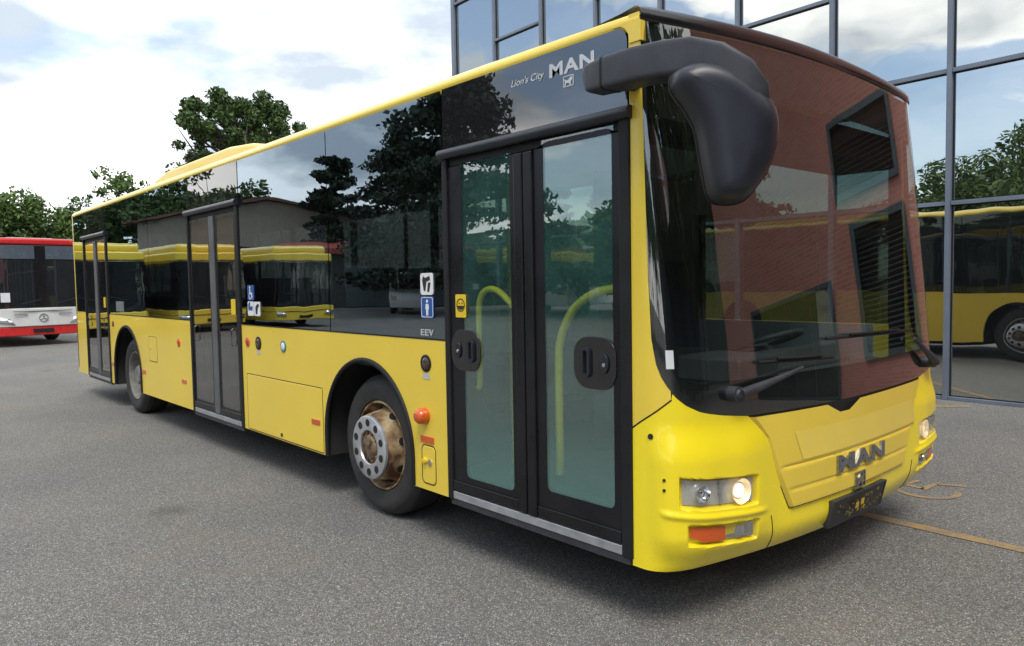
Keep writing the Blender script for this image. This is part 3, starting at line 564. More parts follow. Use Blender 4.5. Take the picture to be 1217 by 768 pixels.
# ------------------------------------------------------------------ other vehicles and the house across the yard
def wheel_simple(m, cx, y0, y1, r=0.48): m.revolve([(0.0, y0), (r * 0.9, y0), (r, y0 + 0.04), (r, y1 - 0.04), (r * 0.9, y1), (0.0, y1)], (cx, 0, r), 'y', 24)
def parked_bus(name, label, body, lower, roof, group=None, red=False, zb_=1.18):
    """front face at local x = 0, bus runs to x = -11"""
    b = empty(name, label, 'bus', group=group); L, W, H = 11.4, 1.26, 3.06 if red else 3.02; RB = 2.86
    def sec(z0, z1, tuck=0.0, e=0.0): return [(-L, -W + e), (-0.30, -W + e), (-0.10, -W + 0.10), (0.0 - tuck, -0.7), (0.04 - tuck, 0), (0.0 - tuck, 0.7), (-0.10, W - 0.10), (-0.30, W - e), (-L, W - e)]
    M().prism(sec(0, 0), 'z', 0.62 if not red else 0.56, zb_).build('body', body, b, bevel=0.03)
    M().prism(sec(0, 0, 0.03), 'z', 0.30, 0.615 if not red else 0.555).build('bumper', lower, b, bevel=0.03)
    M().prism([(x - 0.05 if x > -1 else x, y * 0.985) for x, y in sec(0, 0)], 'z', zb_ + 0.005, 2.5 if not red else RB).build('window_band', 'blackpaint', b, bevel=0.02)
    M().prism([(x - 0.06 if x > -1 else x, y * 0.99) for x, y in sec(0, 0)], 'z', 2.505 if not red else RB + 0.005, H - (0 if red else 0.2)).build('roof', roof, b, bevel=0.07, seg=3)
    ws = M(); ws.grid(lambda y, z: (0.0 - 0.05 * abs(y / 1.1) ** 3 - 0.05 + 0.03, y, z), np.linspace(-1.1, 1.1, 13), (zb_ + (0.03 if red else 0.06), 2.44 if red else 2.2)); ws.build('windscreen', 'farglass', b)
    dp = M(); dp.grid(lambda y, z: (0.0 - 0.05 * abs(y / 1.1) ** 3 - 0.018, y, z), np.linspace(-1.1, 1.1, 13), (2.47, RB - 0.02) if red else (2.22, 2.48)); dp.build('destination_display', 'displaygrey' if red else 'farglass', b)
    for sy_ in (-1, 1):
        for k in range(6):
            x1 = -0.5 - k * 1.8
            M().box(x1 - 1.74, x1, sy_ * W * 0.985 - 0.004, sy_ * W * 0.985 + 0.004, 1.25, 2.55).build('side_window', 'farglass', b)
        hl = M(); c = sy_ * 0.93; dzh = 0 if red else 0.22
        hl.add([(0.012 - 0.09 * (abs(y) - 0.7) / 0.46, y, z_) for y, z_ in ((c - sy_ * 0.23, 0.62 - dzh + (0.08 if not red else 0)), (c + sy_ * 0.2, 0.70 - dzh), (c + sy_ * 0.21, 0.86 - dzh), (c - sy_ * 0.10, 0.80 - dzh))], [(0, 1, 2, 3)])
        hl.build('headlight', 'reflector', b, solid=0.03)
        for wx in (-2.7, -8.4):
            wm = M(); wheel_simple(wm, wx, *((-1.24, -0.96) if sy_ < 0 else (0.96, 1.24))); wm.build('wheel', 'tyre', b)
    M().box(0.012, 0.03, -0.26, 0.26, 0.38, 0.49).build('number_plate', 'plate', b)
    for y in (-0.55, 0.35):
        wp = M(); wp.tube([(0.06, y, 1.2), (0.045, y + 0.5, 1.32)], 0.012, 6); wp.build('wiper', 'seal', b)
    if red:
        e = M(); c = (0.05, 0.0, 0.80)
        e.tube([(c[0], c[1] + 0.11 * math.cos(a), c[2] + 0.11 * math.sin(a)) for a in np.linspace(0, 2 * PI, 28, endpoint=False)], 0.012, 6, closed=True, up=(1, 0, 0))
        for k in range(3):
            a = PI / 2 + k * 2 * PI / 3; e.tube([c, (c[0], c[1] + 0.105 * math.cos(a), c[2] + 0.105 * math.sin(a))], [0.022, 0.004], 6, up=(1, 0, 0))
        e.build('emblem', 'chrome', b)
        M().box(-0.02, 0.012, -1.02, -0.80, 1.26, 1.52).build('paper_sheet', 'paper', b)
        M().box(-2.6, -1.0, -0.5, 0.7, H, H + 0.07).build('roof_hatch', 'interior', b, bevel=0.03)
        gm = M(); gm.box(0.03, 0.052, -0.75, 0.75, 0.985, 1.0); gm.box(0.03, 0.052, -0.75, -0.4, 0.90, 0.91); gm.box(0.03, 0.052, 0.4, 0.75, 0.90, 0.91); gm.build('grille', 'well', b)
    return b
rb = parked_bus('parked_bus', 'red and white city bus facing the camera at the left edge', 'buswhite', 'busred', 'busred', red=True, zb_=1.08)
rb.location = (-23.3, 0.28, 0); rb.rotation_euler = (0, 0, R(9))
PG = 'yellow buses parked in a row across the yard'
pb = parked_bus('parked_bus', 'yellow city bus facing us in the parked row mirrored in the side windows', 'yellow', 'yellow', 'yellow', PG, zb_=0.80)
M().box(-9.5, -0.35, -1.1, 1.1, 2.80, 3.12).build('roof_pod', 'yellow', pb, bevel=0.15, seg=4)
pb.location = (-25.5, -5.0, 0)
for k, (x, y) in enumerate(((-25.2, -8.3), (-24.8, -11.6))):
    dup(pb, loc=(x, y, 0))
def van(name, label, loc, rz, group):
    v = empty(name, label, 'van', loc, rz, group)
    prof = [(-2.6, 0.35), (2.5, 0.35), (2.55, 0.85), (2.4, 1.15), (1.55, 1.35), (0.95, 2.1), (0.7, 2.25), (-2.5, 2.25), (-2.62, 1.9)]
    M().prism(prof, 'y', -0.95, 0.95).build('body', 'vanwhite', v, bevel=0.06)
    M().add([(1.60, -0.8, 1.40), (1.60, 0.8, 1.40), (1.03, 0.74, 2.06), (1.03, -0.74, 2.06)], [(0, 1, 2, 3)]).build('windscreen', 'farglass', v, solid=0.03)
    for s in (-1, 1):
        M().prism([(0.15, 1.35), (1.35, 1.35), (0.9, 2.05), (0.15, 2.05)], 'y', s * 0.953, s * 0.965).build('side_window', 'farglass', v)
        M().box(2.50, 2.57, s * 0.75 - 0.13, s * 0.75 + 0.13, 0.78, 0.98).build('headlight', 'reflector', v)
        for x in (-1.6, 1.6):
            wm = M(); wheel_simple(wm, x, *((-0.99, -0.76) if s < 0 else (0.76, 0.99)), r=0.34); wm.build('wheel', 'tyre', v)
    return v
VG = 'white vans across the yard mirrored in the bus glass'
van('parked_van', 'white van mirrored in the right pane of the front door', (-25.5, -27.5, 0), R(80), VG).scale = (1.15, 1.15, 1.25)
van('parked_van', 'white van mirrored low in the long side window', (-33.5, -22.0, 0), R(35), VG)
hs = empty('house', 'wide beige gabled house with a brown roof, mirrored in the side windows', 'house', (-60, -25.5, 0), R(24))
M().prism([(-9, 0), (9, 0), (9, 6.3), (0, 8.1), (-9, 6.3)], 'x', -7, 7).build('wall', 'render_wall', hs, smooth=0)
for s_ in (-1, 1):
    M().prism([(0, 8.14), (s_ * 9.8, 6.18), (s_ * 9.8, 6.36), (0, 8.36)], 'x', -7.5, 7.5).build('roof', 'tile', hs, smooth=0)
for y in (-5.6, 1.5, 5.5):
    M().box(7.0, 7.04, y - 0.7, y + 0.7, 3.4, 4.6).build('window', 'farglass', hs)
M().box(7.0, 7.05, -0.5, 0.5, 0, 2.1).build('door', 'tile', hs)
sd_ = empty('shed', 'long low dark shed with a red roof edge mirrored behind the cedars', 'shed', (-43, -30, 0), R(38))
M().box(-2.5, 2.5, -10, 10, 0, 3.7).build('wall', 'shedwall', sd_)
M().prism([(-2.9, 3.72), (2.9, 3.72), (2.9, 4.1), (0, 4.7), (-2.9, 4.1)], 'y', -10.4, 10.4).build('roof', 'redroof', sd_, smooth=0)
for y in (-6, -1, 4): M().box(2.5, 2.54, y - 1.6, y + 1.6, 0.1, 2.9).build('shutter', 'louvre', sd_)

# ================================================================== the yellow bus (front at x = 0, rear at x = -11.4, door side y = -1.25)
bus = empty('city_bus', 'large yellow low-floor city bus with three double doors in the foreground', 'bus')
YR, YC, HW, TB, CC = -1.25, 0.10, 1.35, 1.15, 0.095
YL = YC + HW + 0.03
ZS, ZB, ZG, XR = 0.325, 1.248, 2.685, -11.4      # skirt, belt line, top of glass, rear end
def sst(x, a, b):
    t = min(1, max(0, (x - a) / (b - a))); return t * t * (3 - 2 * t)
def F0(u, z):
    sg = 1 if u >= 0 else -1; a = abs(u)
    dxx = -0.165 * ((z - 1.0) / 1.74) ** 1.15 if z > 1 else 0.0
    if z < 0.42: dxx -= 0.05 * ((0.42 - z) / 0.12) ** 2
    CC, HW, TB = (0.095, 1.35, 1.15) if u < 0 else (0.052, 1.38, 1.18)
    if u > 0 and z > 1: k_ = 1 - 0.018 * (z - 1) / 1.74; TB *= k_; HWt = HW; HW *= k_
    if a <= 0.7: t = TB * a / 0.7; x = -0.02 - CC * t * t + dxx
    elif a <= 1:
        b = (a - 0.7) / 0.3; x0 = -0.02 - CC * TB ** 2 + dxx; x1 = x0 - 2 * CC * TB * (HW - TB)
        x = (1 - b) ** 2 * x0 + 2 * b * (1 - b) * x1 + b * b * -0.36; t = (1 - b) ** 2 * TB + 2 * b * (1 - b) * HW + b * b * HW
    else: x = -0.36 - (a - 1); t = HW
    return Vector((x, YC + sg * t, z))
def F(u, z, off=0.0):
    p = F0(u, z)
    if off:
        a = F0(u + 0.004, z) - F0(u - 0.004, z); b = F0(u, z + 0.004) - F0(u, z - 0.004); n = a.cross(b).normalized()
        p = p + n * off
    return p
ZBX = [0, 0.2, 0.40, 0.559, 0.65, 0.741, 0.80, 0.841, 0.875, 0.902, 0.925, 0.944, 0.951, 0.953]
ZBY = [0.955, 0.956, 0.957, 0.962, 0.980, 1.008, 1.040, 1.075, 1.115, 1.157, 1.215, 1.323, 1.60, 1.75]
def zb(u): return float(np.interp(abs(u), ZBX, ZBY))
def seam(u): return float(np.interp(abs(u), [0.86, 0.93, 1.045, 1.06], [1.066, 1.014, 0.93, 0.92]))
def box_mask(a, z, a0, a1, z0, z1, ea, ez): return sst(a, a0 - ea, a0 + ea) * (1 - sst(a, a1 - ea, a1 + ea)) * sst(z, z0 - ez, z0 + ez) * (1 - sst(z, z1 - ez, z1 + ez))
def bump_off(u, z):
    a = abs(u)
    d = 0.034 * sst(z, 0.33, 0.47) * (1 - sst(z, 0.78, 0.97)) * sst(a, 0.40, 0.62) * (1 - sst(a, 0.86, 0.99))
    zt = z - 0.137 * (a - 0.68)
    d -= 0.036 * box_mask(a, zt, 0.535, 0.833, 0.578, 0.706, 0.005, 0.006)
    d -= 0.030 * box_mask(a, zt, 0.53, 0.800, 0.414, 0.503, 0.005, 0.006)
    d += 0.010 * box_mask(a, zt, 0.50, 0.90, 0.530, 0.552, 0.03, 0.014)
    return d
# --- lower front mask (corners and bumper)
us = sorted(set([round(x, 4) for x in np.linspace(-1.055, 1.055, 360)]))
fm = M()
def low_top(u): return min(zb(u) if abs(u) < 0.95 else 9, seam(u) if abs(u) > 0.86 else 9) - 0.004
fm.grid(lambda u, v: F(u, 0.30 + (low_top(u) - 0.30) * v, bump_off(u, 0.30 + (low_top(u) - 0.30) * v)), us, np.linspace(0, 1, 120))
fm.grid(lambda u, v: F(u, 0.30, 0) + Vector((-0.16 * v, 0, 0.03 * v)) * (1 - sst(abs(u), 0.88, 1.0)), us, (0, 1))
bump = fm.build('front_bumper', 'bumper', bus, smooth=50)
# seam between corner panel and A pillar, seam beside the flap and above the lower bumper strip
def strip(m, pts, wd, off):
    for (u0, z0), (u1, z1) in zip(pts[:-1], pts[1:]):
        for k in range(6):
            pass
def surf_tube(m, uz, r, off, dense=8):
    pts = []
    for (u0, z0), (u1, z1) in zip(uz[:-1], uz[1:]):
        for k in range(dense): pts.append(F(u0 + (u1 - u0) * k / dense, z0 + (z1 - z0) * k / dense, off + bump_off(u0 + (u1 - u0) * k / dense, z0 + (z1 - z0) * k / dense)))
    pts.append(F(*uz[-1], off)); m.tube(pts, r, 6)
for sgn in (-1, 1):
    m = M(); surf_tube(m, [(sgn * 0.86, 1.062), (sgn * 0.93, 1.010), (sgn * 1.055, 0.922)], 0.004, -0.001); m.build('panel_seam', 'seal', bus)
    m = M(); surf_tube(m, [(sgn * 0.47, 0.478), (sgn * 0.445, 0.305)], 0.003, 0.0); m.build('panel_seam', 'seal', bus)
    for uu, zz in ((0.956, 0.898), (0.893, 0.719), (0.893, 0.675)):
        m = M(); p = F(sgn * uu, zz, bump_off(uu, zz)); q = F(sgn * uu, zz, bump_off(uu, zz) + 0.004); r_ = 0.013 if zz > 0.8 else 0.007
        m.tube([p, q], r_, 12); m.build('fixing_hole', 'ink', bump)
# --- A pillars
for sgn in (-1, 1):
    am = M(); uu = [0.862, 0.875, 0.902, 0.925, 0.944, 0.951, 0.953, 0.9532, 0.97, 0.985, 1.0, 1.02, 1.045, 1.055]
    def apil(u, v, sgn=sgn):
        lo = seam(u) if u > 0.86 else zb(u); hi = zb(u) if u <= 0.953 else 2.722
        return F(sgn * u, lo + (max(hi, lo + 0.001) - lo) * v)
    am.grid(apil, uu, np.linspace(0, 1, 30)); plr = am.build('pillar', 'yellow', bus, smooth=40)
    bi = M(); bi.grid(lambda u, v, sgn=sgn: F(sgn * u, 1.0 + 1.70 * v, -0.03), np.linspace(0.956, 1.055, 8), np.linspace(0, 1, 10)); bi.build('inner_trim', 'frit', plr, smooth=40)
# --- windscreen, its black edge, display box
uw = np.linspace(-0.953, 0.953, 121)
gm = M(); gm.grid(lambda u, v: F(u, zb(u) + (2.690 - zb(u)) * v, 0.002), uw, np.linspace(0, 1, 24)); wsn = gm.build('windscreen', 'windscreen', bus, smooth=60)
em = M()
em.grid(lambda u, v: F(u, zb(u) + (max(1.125, zb(u) + 0.05) - zb(u)) * v, -0.012), np.linspace(-0.90, 0.90, 81), np.linspace(0, 1, 4))
for sgn in (-1, 1): em.grid(lambda u, v: F(sgn * u, zb(u) + (2.685 - zb(u)) * v, -0.010), np.linspace(0.905, 0.953, 6), np.linspace(0, 1, 16))
em.grid(lambda u, v: F(u, 2.43 + 0.255 * v, -0.016), np.linspace(-0.90, 0.90, 61), np.linspace(0, 1, 4))
em.build('glass_border', 'frit', wsn, smooth=60)
st = M(); st.grid(lambda u, z_: F(u, z_, 0.004), np.linspace(-0.878, -0.842, 5), np.linspace(1.195, 1.275, 4)); st.build('inspection_sticker', 'paper', wsn)
# --- black roof cap over the windscreen
cp = M()
def cap(u, k):
    z_, off, back, inn = ((2.684, 0.003, 0, 0), (2.690, 0.009, 0, 0), (2.715, 0.011, 0, 0), (2.735, 0.006, 0, 0), (2.748, -0.008, 0, 0), (2.757, -0.035, 0, 0), (2.768, -0.04, 0.12, 0.04), (2.78, -0.05, 0.45, 0.10))[k]
    p = F(u, z_ + 0.022 * (1 - u * u) * (k / 7 if k < 5 else 1), off); p.x -= back; p.y -= (p.y - YC) * inn; return p
cp.grid(cap, np.linspace(-0.956, 0.956, 101), range(8)); cp.build('front_cap', 'capblack', bus, smooth=60)
# --- flap with notch, grooves, patch, lettering, badge
FT = [(-0.559, 0.958), (-0.204, 0.954), (-0.130, 0.905), (-0.072, 0.905), (0.0, 0.952), (0.559, 0.958)]
def ftop(u): return float(np.interp(u, [p[0] for p in FT], [p[1] - 0.006 for p in FT]))
def fbot(u): return 0.484
def fside(v): return float(np.interp(v, [0, 0.4, 0.77, 1.0], [0.383, 0.447, 0.494, 0.556]))   # half width along the height
def groove(z_):
    d = 0.0
    for zz in (0.690, 0.575):
        if z_ < 0.73: d -= 0.007 * max(0, 1 - abs(z_ - zz) / 0.010)
    return d
fl = M(); ft = sorted(set(list(np.linspace(-1, 1, 71)) + [p[0] / 0.556 for p in FT]))
zs_f = sorted(set(list(np.linspace(0, 1, 60))))
def flapP(t_, v):
    u = t_ * fside(v); z_ = fbot(u) + (ftop(t_ * 0.556) - fbot(u)) * v
    inset = 0.016 * sst(1 - abs(t_), 0.0, 0.02) * sst(v, 0.0, 0.02)
    return F(u, z_, inset + groove(z_) * (1 - sst(abs(t_), 0.90, 0.97)))
fl.grid(flapP, ft, zs_f); flap = fl.build('service_flap', 'flapyellow', bus, smooth=30)
sh = M(); sh.grid(lambda t_, v: F(t_ * fside(v) * 1.006, 0.481 + (0.960 - 0.481) * v, 0.0012 if abs(t_) < 1.2 else 0), np.linspace(-1, 1, 41), np.linspace(0, 1, 12)); sh.build('flap_gap', 'seal', bus, smooth=60)
pt = M(); pt.grid(lambda a, b: F(-0.372 + 0.041 * (1 - b) + (0.44 + 0.372 + 0.01 * b - 0.0 * a) * a - 0.0, 0.708 + 0.142 * b, 0.018), np.linspace(0, 1, 31), np.linspace(0, 1, 6)); pt.build('blanking_film', 'patch', flap, smooth=60)
def on_front(y0, z0, off):
    def place(a, b, c):
        y = y0 + a; u = (y - YC) / TB * 0.7; p = F(u, z0 + b, off + c); return p
    return place
lettering('brand_lettering', 'MAN', 'badge', flap, on_front(-0.150, 0.593, 0.014), 0.535, 0.087, 0.014, offset=0.045, spacing=1.08)
bd = M(); y0, z0 = 0.04, 0.475
ringp = M()
pl = on_front(y0, z0, 0.0)
def front_frame(m, a0, a1, b0, b1, t_, o0, o1):
    for (x0, x1, q0, q1) in ((a0, a1, b0, b0 + t_), (a0, a1, b1 - t_, b1), (a0, a0 + t_, b0 + t_, b1 - t_), (a1 - t_, a1, b0 + t_, b1 - t_)):
        P = [pl(x0, q0, o0), pl(x1, q0, o0), pl(x1, q1, o0), pl(x0, q1, o0), pl(x0, q0, o1), pl(x1, q0, o1), pl(x1, q1, o1), pl(x0, q1, o1)]
        m.add(P, [(0, 3, 2, 1), (4, 5, 6, 7), (0, 1, 5, 4), (1, 2, 6, 5), (2, 3, 7, 6), (3, 0, 4, 7)])
front_frame(ringp, 0, 0.115, 0, 0.085, 0.009, 0.012, 0.024)
def lion(m, place, s, o0, o1):
    """striding animal outline used as the badge"""
    poly = [(0.12, 0.12), (0.22, 0.12), (0.30, 0.34), (0.55, 0.34), (0.62, 0.12), (0.72, 0.12), (0.72, 0.40), (0.86, 0.52), (0.90, 0.74), (0.78, 0.84), (0.62, 0.76), (0.52, 0.60), (0.26, 0.58), (0.14, 0.72), (0.08, 0.70), (0.18, 0.48)]
    n = len(poly)
    m.add([place(a * s[0], b * s[1], o0) for a, b in poly] + [place(a * s[0], b * s[1], o1) for a, b in poly], [tuple(range(n)), tuple(range(n, 2 * n))] + [(i, (i + 1) % n, n + (i + 1) % n, n + i) for i in range(n)])
lion(ringp, pl, (0.115, 0.085), 0.014, 0.024)
ringp.build('lion_badge', 'badge', flap, smooth=0)
# lower bumper strip groove and number plate
def plateP(a, b, o): return on_front(-0.180, 0.330, 0.007)(a * 0.92, b * 0.80, o)
def platebox(m, a0, a1, b0, b1, o0, o1):
    P = [plateP(a, b, o) for o in (o0, o1) for a, b in ((a0, b0), (a1, b0), (a1, b1), (a0, b1))]
    m.add(P, [(0, 3, 2, 1), (4, 5, 6, 7), (0, 1, 5, 4), (1, 2, 6, 5), (2, 3, 7, 6), (3, 0, 4, 7)])
npm = M(); platebox(npm, 0, 0.63, 0, 0.147, 0.004, 0.020); plate = npm.build('number_plate', 'plate', bus, bevel=0.004)
ph = M(); platebox(ph, -0.008, 0.638, -0.010, 0.0, -0.03, 0.022); platebox(ph, -0.012, 0.0, 0.0, 0.15, -0.01, 0.024); platebox(ph, 0.63, 0.642, 0.0, 0.15, -0.01, 0.024); platebox(ph, -0.012, 0.642, 0.147, 0.156, -0.01, 0.024); ph.build('plate_holder', 'plastic', bus)
sp = M(); rnd = random.Random(3)
for k_, (a, b, w_, h_) in enumerate(((0.24, 0.062, 0.038, 0.034), (0.305, 0.072, 0.036, 0.034), (0.272, 0.042, 0.02, 0.012), (0.345, 0.042, 0.016, 0.02))):
    sp = M(); platebox(sp, a, a + w_, b, b + h_, 0.0202, 0.0215); sp.build('yellow_mark', 'platespeck', plate)
sp = M()
for k in range(46):
    a, b = rnd.uniform(0.03, 0.59), rnd.uniform(0.02, 0.12); w_, h_ = rnd.uniform(0.004, 0.014), rnd.uniform(0.004, 0.016); platebox(sp, a, a + w_, b, b + h_, 0.0202, 0.0212)
sp.build('scuffing', 'platescuff', plate)['kind'] = 'stuff'
# --- lamps in the bumper
for sgn in (-1, 1):
    S_ = lambda u: sgn * u
    hb_ = M(); hb_.grid(lambda u, z_: F(S_(u), z_ + (u - 0.68) * 0.137, 0.004), np.linspace(0.545, 0.822, 24), np.linspace(0.588, 0.696, 12)); head = hb_.build('headlight', 'lampgrey', bus, smooth=60)
    for k, (uc, rr) in enumerate(((0.600, 0.058), (0.745, 0.036))):
        c = F(S_(uc), 0.642 + (uc - 0.68) * 0.137, 0.006); n = (F(S_(uc), 0.64, 0.05) - F(S_(uc), 0.64, 0.0)).normalized(); ax = Vector((0, 0, 1)).cross(n).normalized(); up = n.cross(ax); dm = M(); K = 20; vv = []
        for (r_, h_) in ((1.0, 0.022), (0.86, 0.008), (0.55, -0.010), (0.25, -0.016), (0.0, -0.017)):
            for q in range(K):
                a = 2 * PI * q / K; vv.append(c + (ax * math.cos(a) + up * math.sin(a)) * rr * r_ + n * h_)
        dm.add(vv, [(i * K + q, i * K + (q + 1) % K, (i + 1) * K + (q + 1) % K, (i + 1) * K + q) for i in range(4) for q in range(K)]); dm.build('reflector_dish', 'chrome' if k else 'glowdish', head, smooth=60)
        bl = M(); bl.tube([c + n * -0.012, c + n * 0.004, c + n * 0.008], [0.014 if k else 0.036, 0.012 if k else 0.032, 0.006], 12); bl.build('bulb', 'chrome' if k else 'lit', head)
    dv = M(); dv.grid(lambda u, z_: F(S_(u), z_, 0.012), np.linspace(0.664, 0.674, 3), np.linspace(0.59, 0.694, 4)); dv.build('lamp_divider', 'alu', head)
    lm = M(); lm.grid(lambda u, z_: F(S_(u), z_ + (u - 0.68) * 0.137, 0.020 + 0.016 * sst(u, 0.5, 0.7) * (1 - sst(u, 0.80, 0.86))), np.linspace(0.543, 0.824, 28), np.linspace(0.586, 0.698, 10)); lm.build('lens', 'lens', head, smooth=60)
    im = M(); im.grid(lambda u, v: F(S_(u), 0.428 + (u - 0.68) * 0.137 + 0.02 * sst(u, 0.73, 0.79) + (0.064 - 0.02 * sst(u, 0.73, 0.79)) * v, 0.016), np.linspace(0.655, 0.792, 16), np.linspace(0, 1, 8)); im.build('turn_signal', 'orange', bus, smooth=60)
    fg = M(); fg.grid(lambda u, z_: F(S_(u), z_ + (u - 0.68) * 0.137, 0.0), np.linspace(0.540, 0.652, 12), np.linspace(0.428, 0.492, 8)); fog = fg.build('fog_lamp', 'chrome', bus, smooth=60)
    lm = M(); lm.grid(lambda u, z_: F(S_(u), z_ + (u - 0.68) * 0.137, 0.016), np.linspace(0.538, 0.654, 12), np.linspace(0.426, 0.494, 8)); lm.build('lens', 'lens', fog, smooth=60)
    c = F(S_(0.60), 0.449, 0.004); dm = M(); dm.tube([c, c + Vector((0.006, sgn * 0.004, 0))], 0.026, 16); dm.build('bulb', 'chrome', fog)
# --- wipers
def wiper(pu, pz, au, az, b0, b1):
    m = M(); P = F(pu, pz, 0.0); m.tube([P + Vector((-0.02, 0, 0)), F(pu, pz, 0.05)], 0.034, 18); m.tube([F(pu, pz, 0.05), F(pu, pz, 0.062)], [0.026, 0.018], 14)
    wpr = m.build('wiper', 'plastic', bus, smooth=40)
    a = M(); a.tube([F(pu + (au - pu) * k / 6, pz + (az - pz) * k / 6, 0.055 - 0.018 * k / 6) for k in range(7)], [0.026, 0.024, 0.020, 0.016, 0.013, 0.011, 0.009], 8, up=(1, 0, 0)); a.build('arm', 'plastic', wpr, smooth=50)
    b = M(); b.tube([F(b0[0] + (b1[0] - b0[0]) * k / 10, b0[1] + (b1[1] - b0[1]) * k / 10, 0.016) for k in range(11)], 0.009, 6)
    b.tube([F(b0[0] + (b1[0] - b0[0]) * k / 10, b0[1] + 0.012 + (b1[1] - b0[1]) * k / 10, 0.030) for k in range(2, 9)], 0.006, 6); b.build('blade', 'seal', wpr)
wiper(-0.62, 1.068, -0.345, 1.150, (-0.52, 1.195), (-0.165, 1.178))
wiper(0.66, 1.035, 0.455, 1.205, (-0.195, 1.272), (0.455, 1.255))

# --- roof
rp = [(YR + 0.012, ZG - 0.03), (YR - 0.002, ZG), (YR - 0.002, ZG + 0.018), (YR + 0.010, ZG + 0.038), (YR + 0.045, ZG + 0.065), (YR + 0.12, 2.775), (YR + 0.4, 2.81), (YC, 2.83)]
prof = rp + [(2 * YC - y, z_) for y, z_ in reversed(rp[:-1])]
rm = M(); xs_ = [XR, XR + 0.03, XR + 0.12] + list(np.linspace(-11, -0.5, 12)) + [-0.42, -0.355]
def roofP(x, k):
    y, z_ = prof[k]
    e = sst(x, XR + 0.12, XR) if x < XR + 0.12 else 0
    if x > -0.6: z_ = min(z_, 2.74)
    if x > -0.4: z_ = min(z_, 2.715)
    return (x, YC + (y - YC) * (1 - 0.03 * e), z_ - 0.05 * e * (1 if z_ > 2.7 else 0))
rm.grid(roofP, xs_, range(len(prof))); rm.build('roof', 'yellow', bus, smooth=40)
# corner gusset: the yellow rail widens into the A pillar behind the cap
cg = M(); cg.prism([(-0.50, ZG - 0.001), (-0.345, ZG - 0.001), (-0.345, 2.60), (-0.408, 2.60), (-0.412, 2.64), (-0.43, 2.667), (-0.455, 2.682)], 'y', YR - 0.006, YR + 0.03); cg.build('corner_gusset', 'yellow', bus)
pd = M(); pd.prism([(-8.62, 2.79), (-8.25, 2.93), (-7.8, 2.985), (-5.85, 2.985), (-5.3, 2.94), (-4.9, 2.87), (-4.6, 2.79)], 'y', -0.92, 1.10); pd.build('roof_pod', 'yellow', bus, bevel=0.05, seg=4, smooth=50)

# --- side skins
def arch_panel(x0, x1, ax, aw, y0, y1):
    """lower side panel with wheel arch; polygon in x,z"""
    p = [(x0, ZS), (x0, ZB), (x1, ZB), (x1, ZS)]
    if ax is not None:
        pts = [(ax + aw, ZS)] + [(ax + aw * math.cos(a), 0.50 + aw * 1.01 * math.sin(a)) for a in np.linspace(0, PI, 28)] + [(ax - aw, ZS)]
        p = [(x0, ZS), (x0, ZB), (x1, ZB), (x1, ZS)] + pts
    m = M()
    # split into strips to stay well triangulated
    n = len(p)
    return m.prism(p, 'y', y0, y1)
D3, D2, D1 = (-10.65, -9.35), (-6.15, -4.83), (-1.79, -0.41)
WX = (-2.725, -8.56); AW = 0.565
arch_panel(XR + 0.10, D3[0], None, 0, YR, YR + 0.010).build('side_panel', 'yellow', bus, smooth=0)
arch_panel(D3[1], D2[0], WX[1], 0.60, YR, YR + 0.010).build('side_panel', 'yellow', bus, smooth=0)
arch_panel(D2[1], D1[0], WX[0], AW, YR, YR + 0.010).build('side_panel', 'yellow', bus, smooth=0)
# far side
def far_panel(x0, x1, ax): return arch_panel(x0, x1, ax, 0.58, YL - 0.05, YL)
far_panel(XR + 0.10, -5.6, WX[1]).build('side_panel', 'yellow', bus, smooth=0); far_panel(-5.595, -0.41, WX[0]).build('side_panel', 'yellow', bus, smooth=0)
for a, b in ((-11.3, -9.4), (-9.4, -7.5), (-7.5, -5.6), (-5.6, -3.7), (-3.7, -1.9), (-1.9, -0.42)):
    M().box(a + 0.006, b - 0.006, YL - 0.012, YL - 0.002, ZB + 0.004, ZG).build('side_window', 'farsideglass', bus)
M().box(-5.0, -4.86, YL - 0.001, YL + 0.006, 0.53, 0.575).build('side_marker', 'orange', bus)
# rear end
rr_ = M(); rr_.prism([(XR + 0.10, YR), (XR + 0.03, YR + 0.03), (XR, YR + 0.11), (XR - 0.04, YC), (XR, YL - 0.11), (XR + 0.03, YL - 0.03), (XR + 0.10, YL), (XR + 0.14, YL), (XR + 0.14, YR)], 'z', 0.40, 2.70); rr_.build('rear_wall', 'yellow', bus, smooth=40)
M().box(XR + 0.02, XR + 0.06, YR + 0.02, YR + 0.10, 0.62, 0.76).build('tail_lamp', 'red', bus)
# upper side glass, pane by pane
def rounded_top(x0, x1, z0, z1, r): return [(x0, z0), (x1, z0)] + [(x1 - r + r * math.cos(a), z1 - r + r * math.sin(a)) for a in np.linspace(0, PI / 2, 8)] + [(x0, z1)]
for a, b in ((XR + 0.06, D3[0] - 0.02), (D3[1] + 0.02, -7.5), (-7.5, D2[0] - 0.02), (D2[1] + 0.02, -3.19), (-3.19, D1[0] - 0.005)):
    M().box(a + 0.006, b - 0.006, YR + 0.002, YR + 0.008, ZB + 0.005, ZG).build('side_window', 'sideglass', bus)
M().box(D3[0] - 0.01, D3[1] + 0.01, YR + 0.001, YR + 0.03, 2.335, ZG).build('door_header', 'headerglass', bus)
M().box(D2[0] - 0.01, D2[1] + 0.01, YR + 0.001, YR + 0.03, 2.345, ZG).build('door_header', 'headerglass', bus)
dh = M(); dh.prism(rounded_top(-1.785, -0.425, 2.34, ZG - 0.002, 0.07), 'y', YR + 0.001, YR + 0.03); header = dh.build('door_header', 'headerglass', bus, smooth=0)
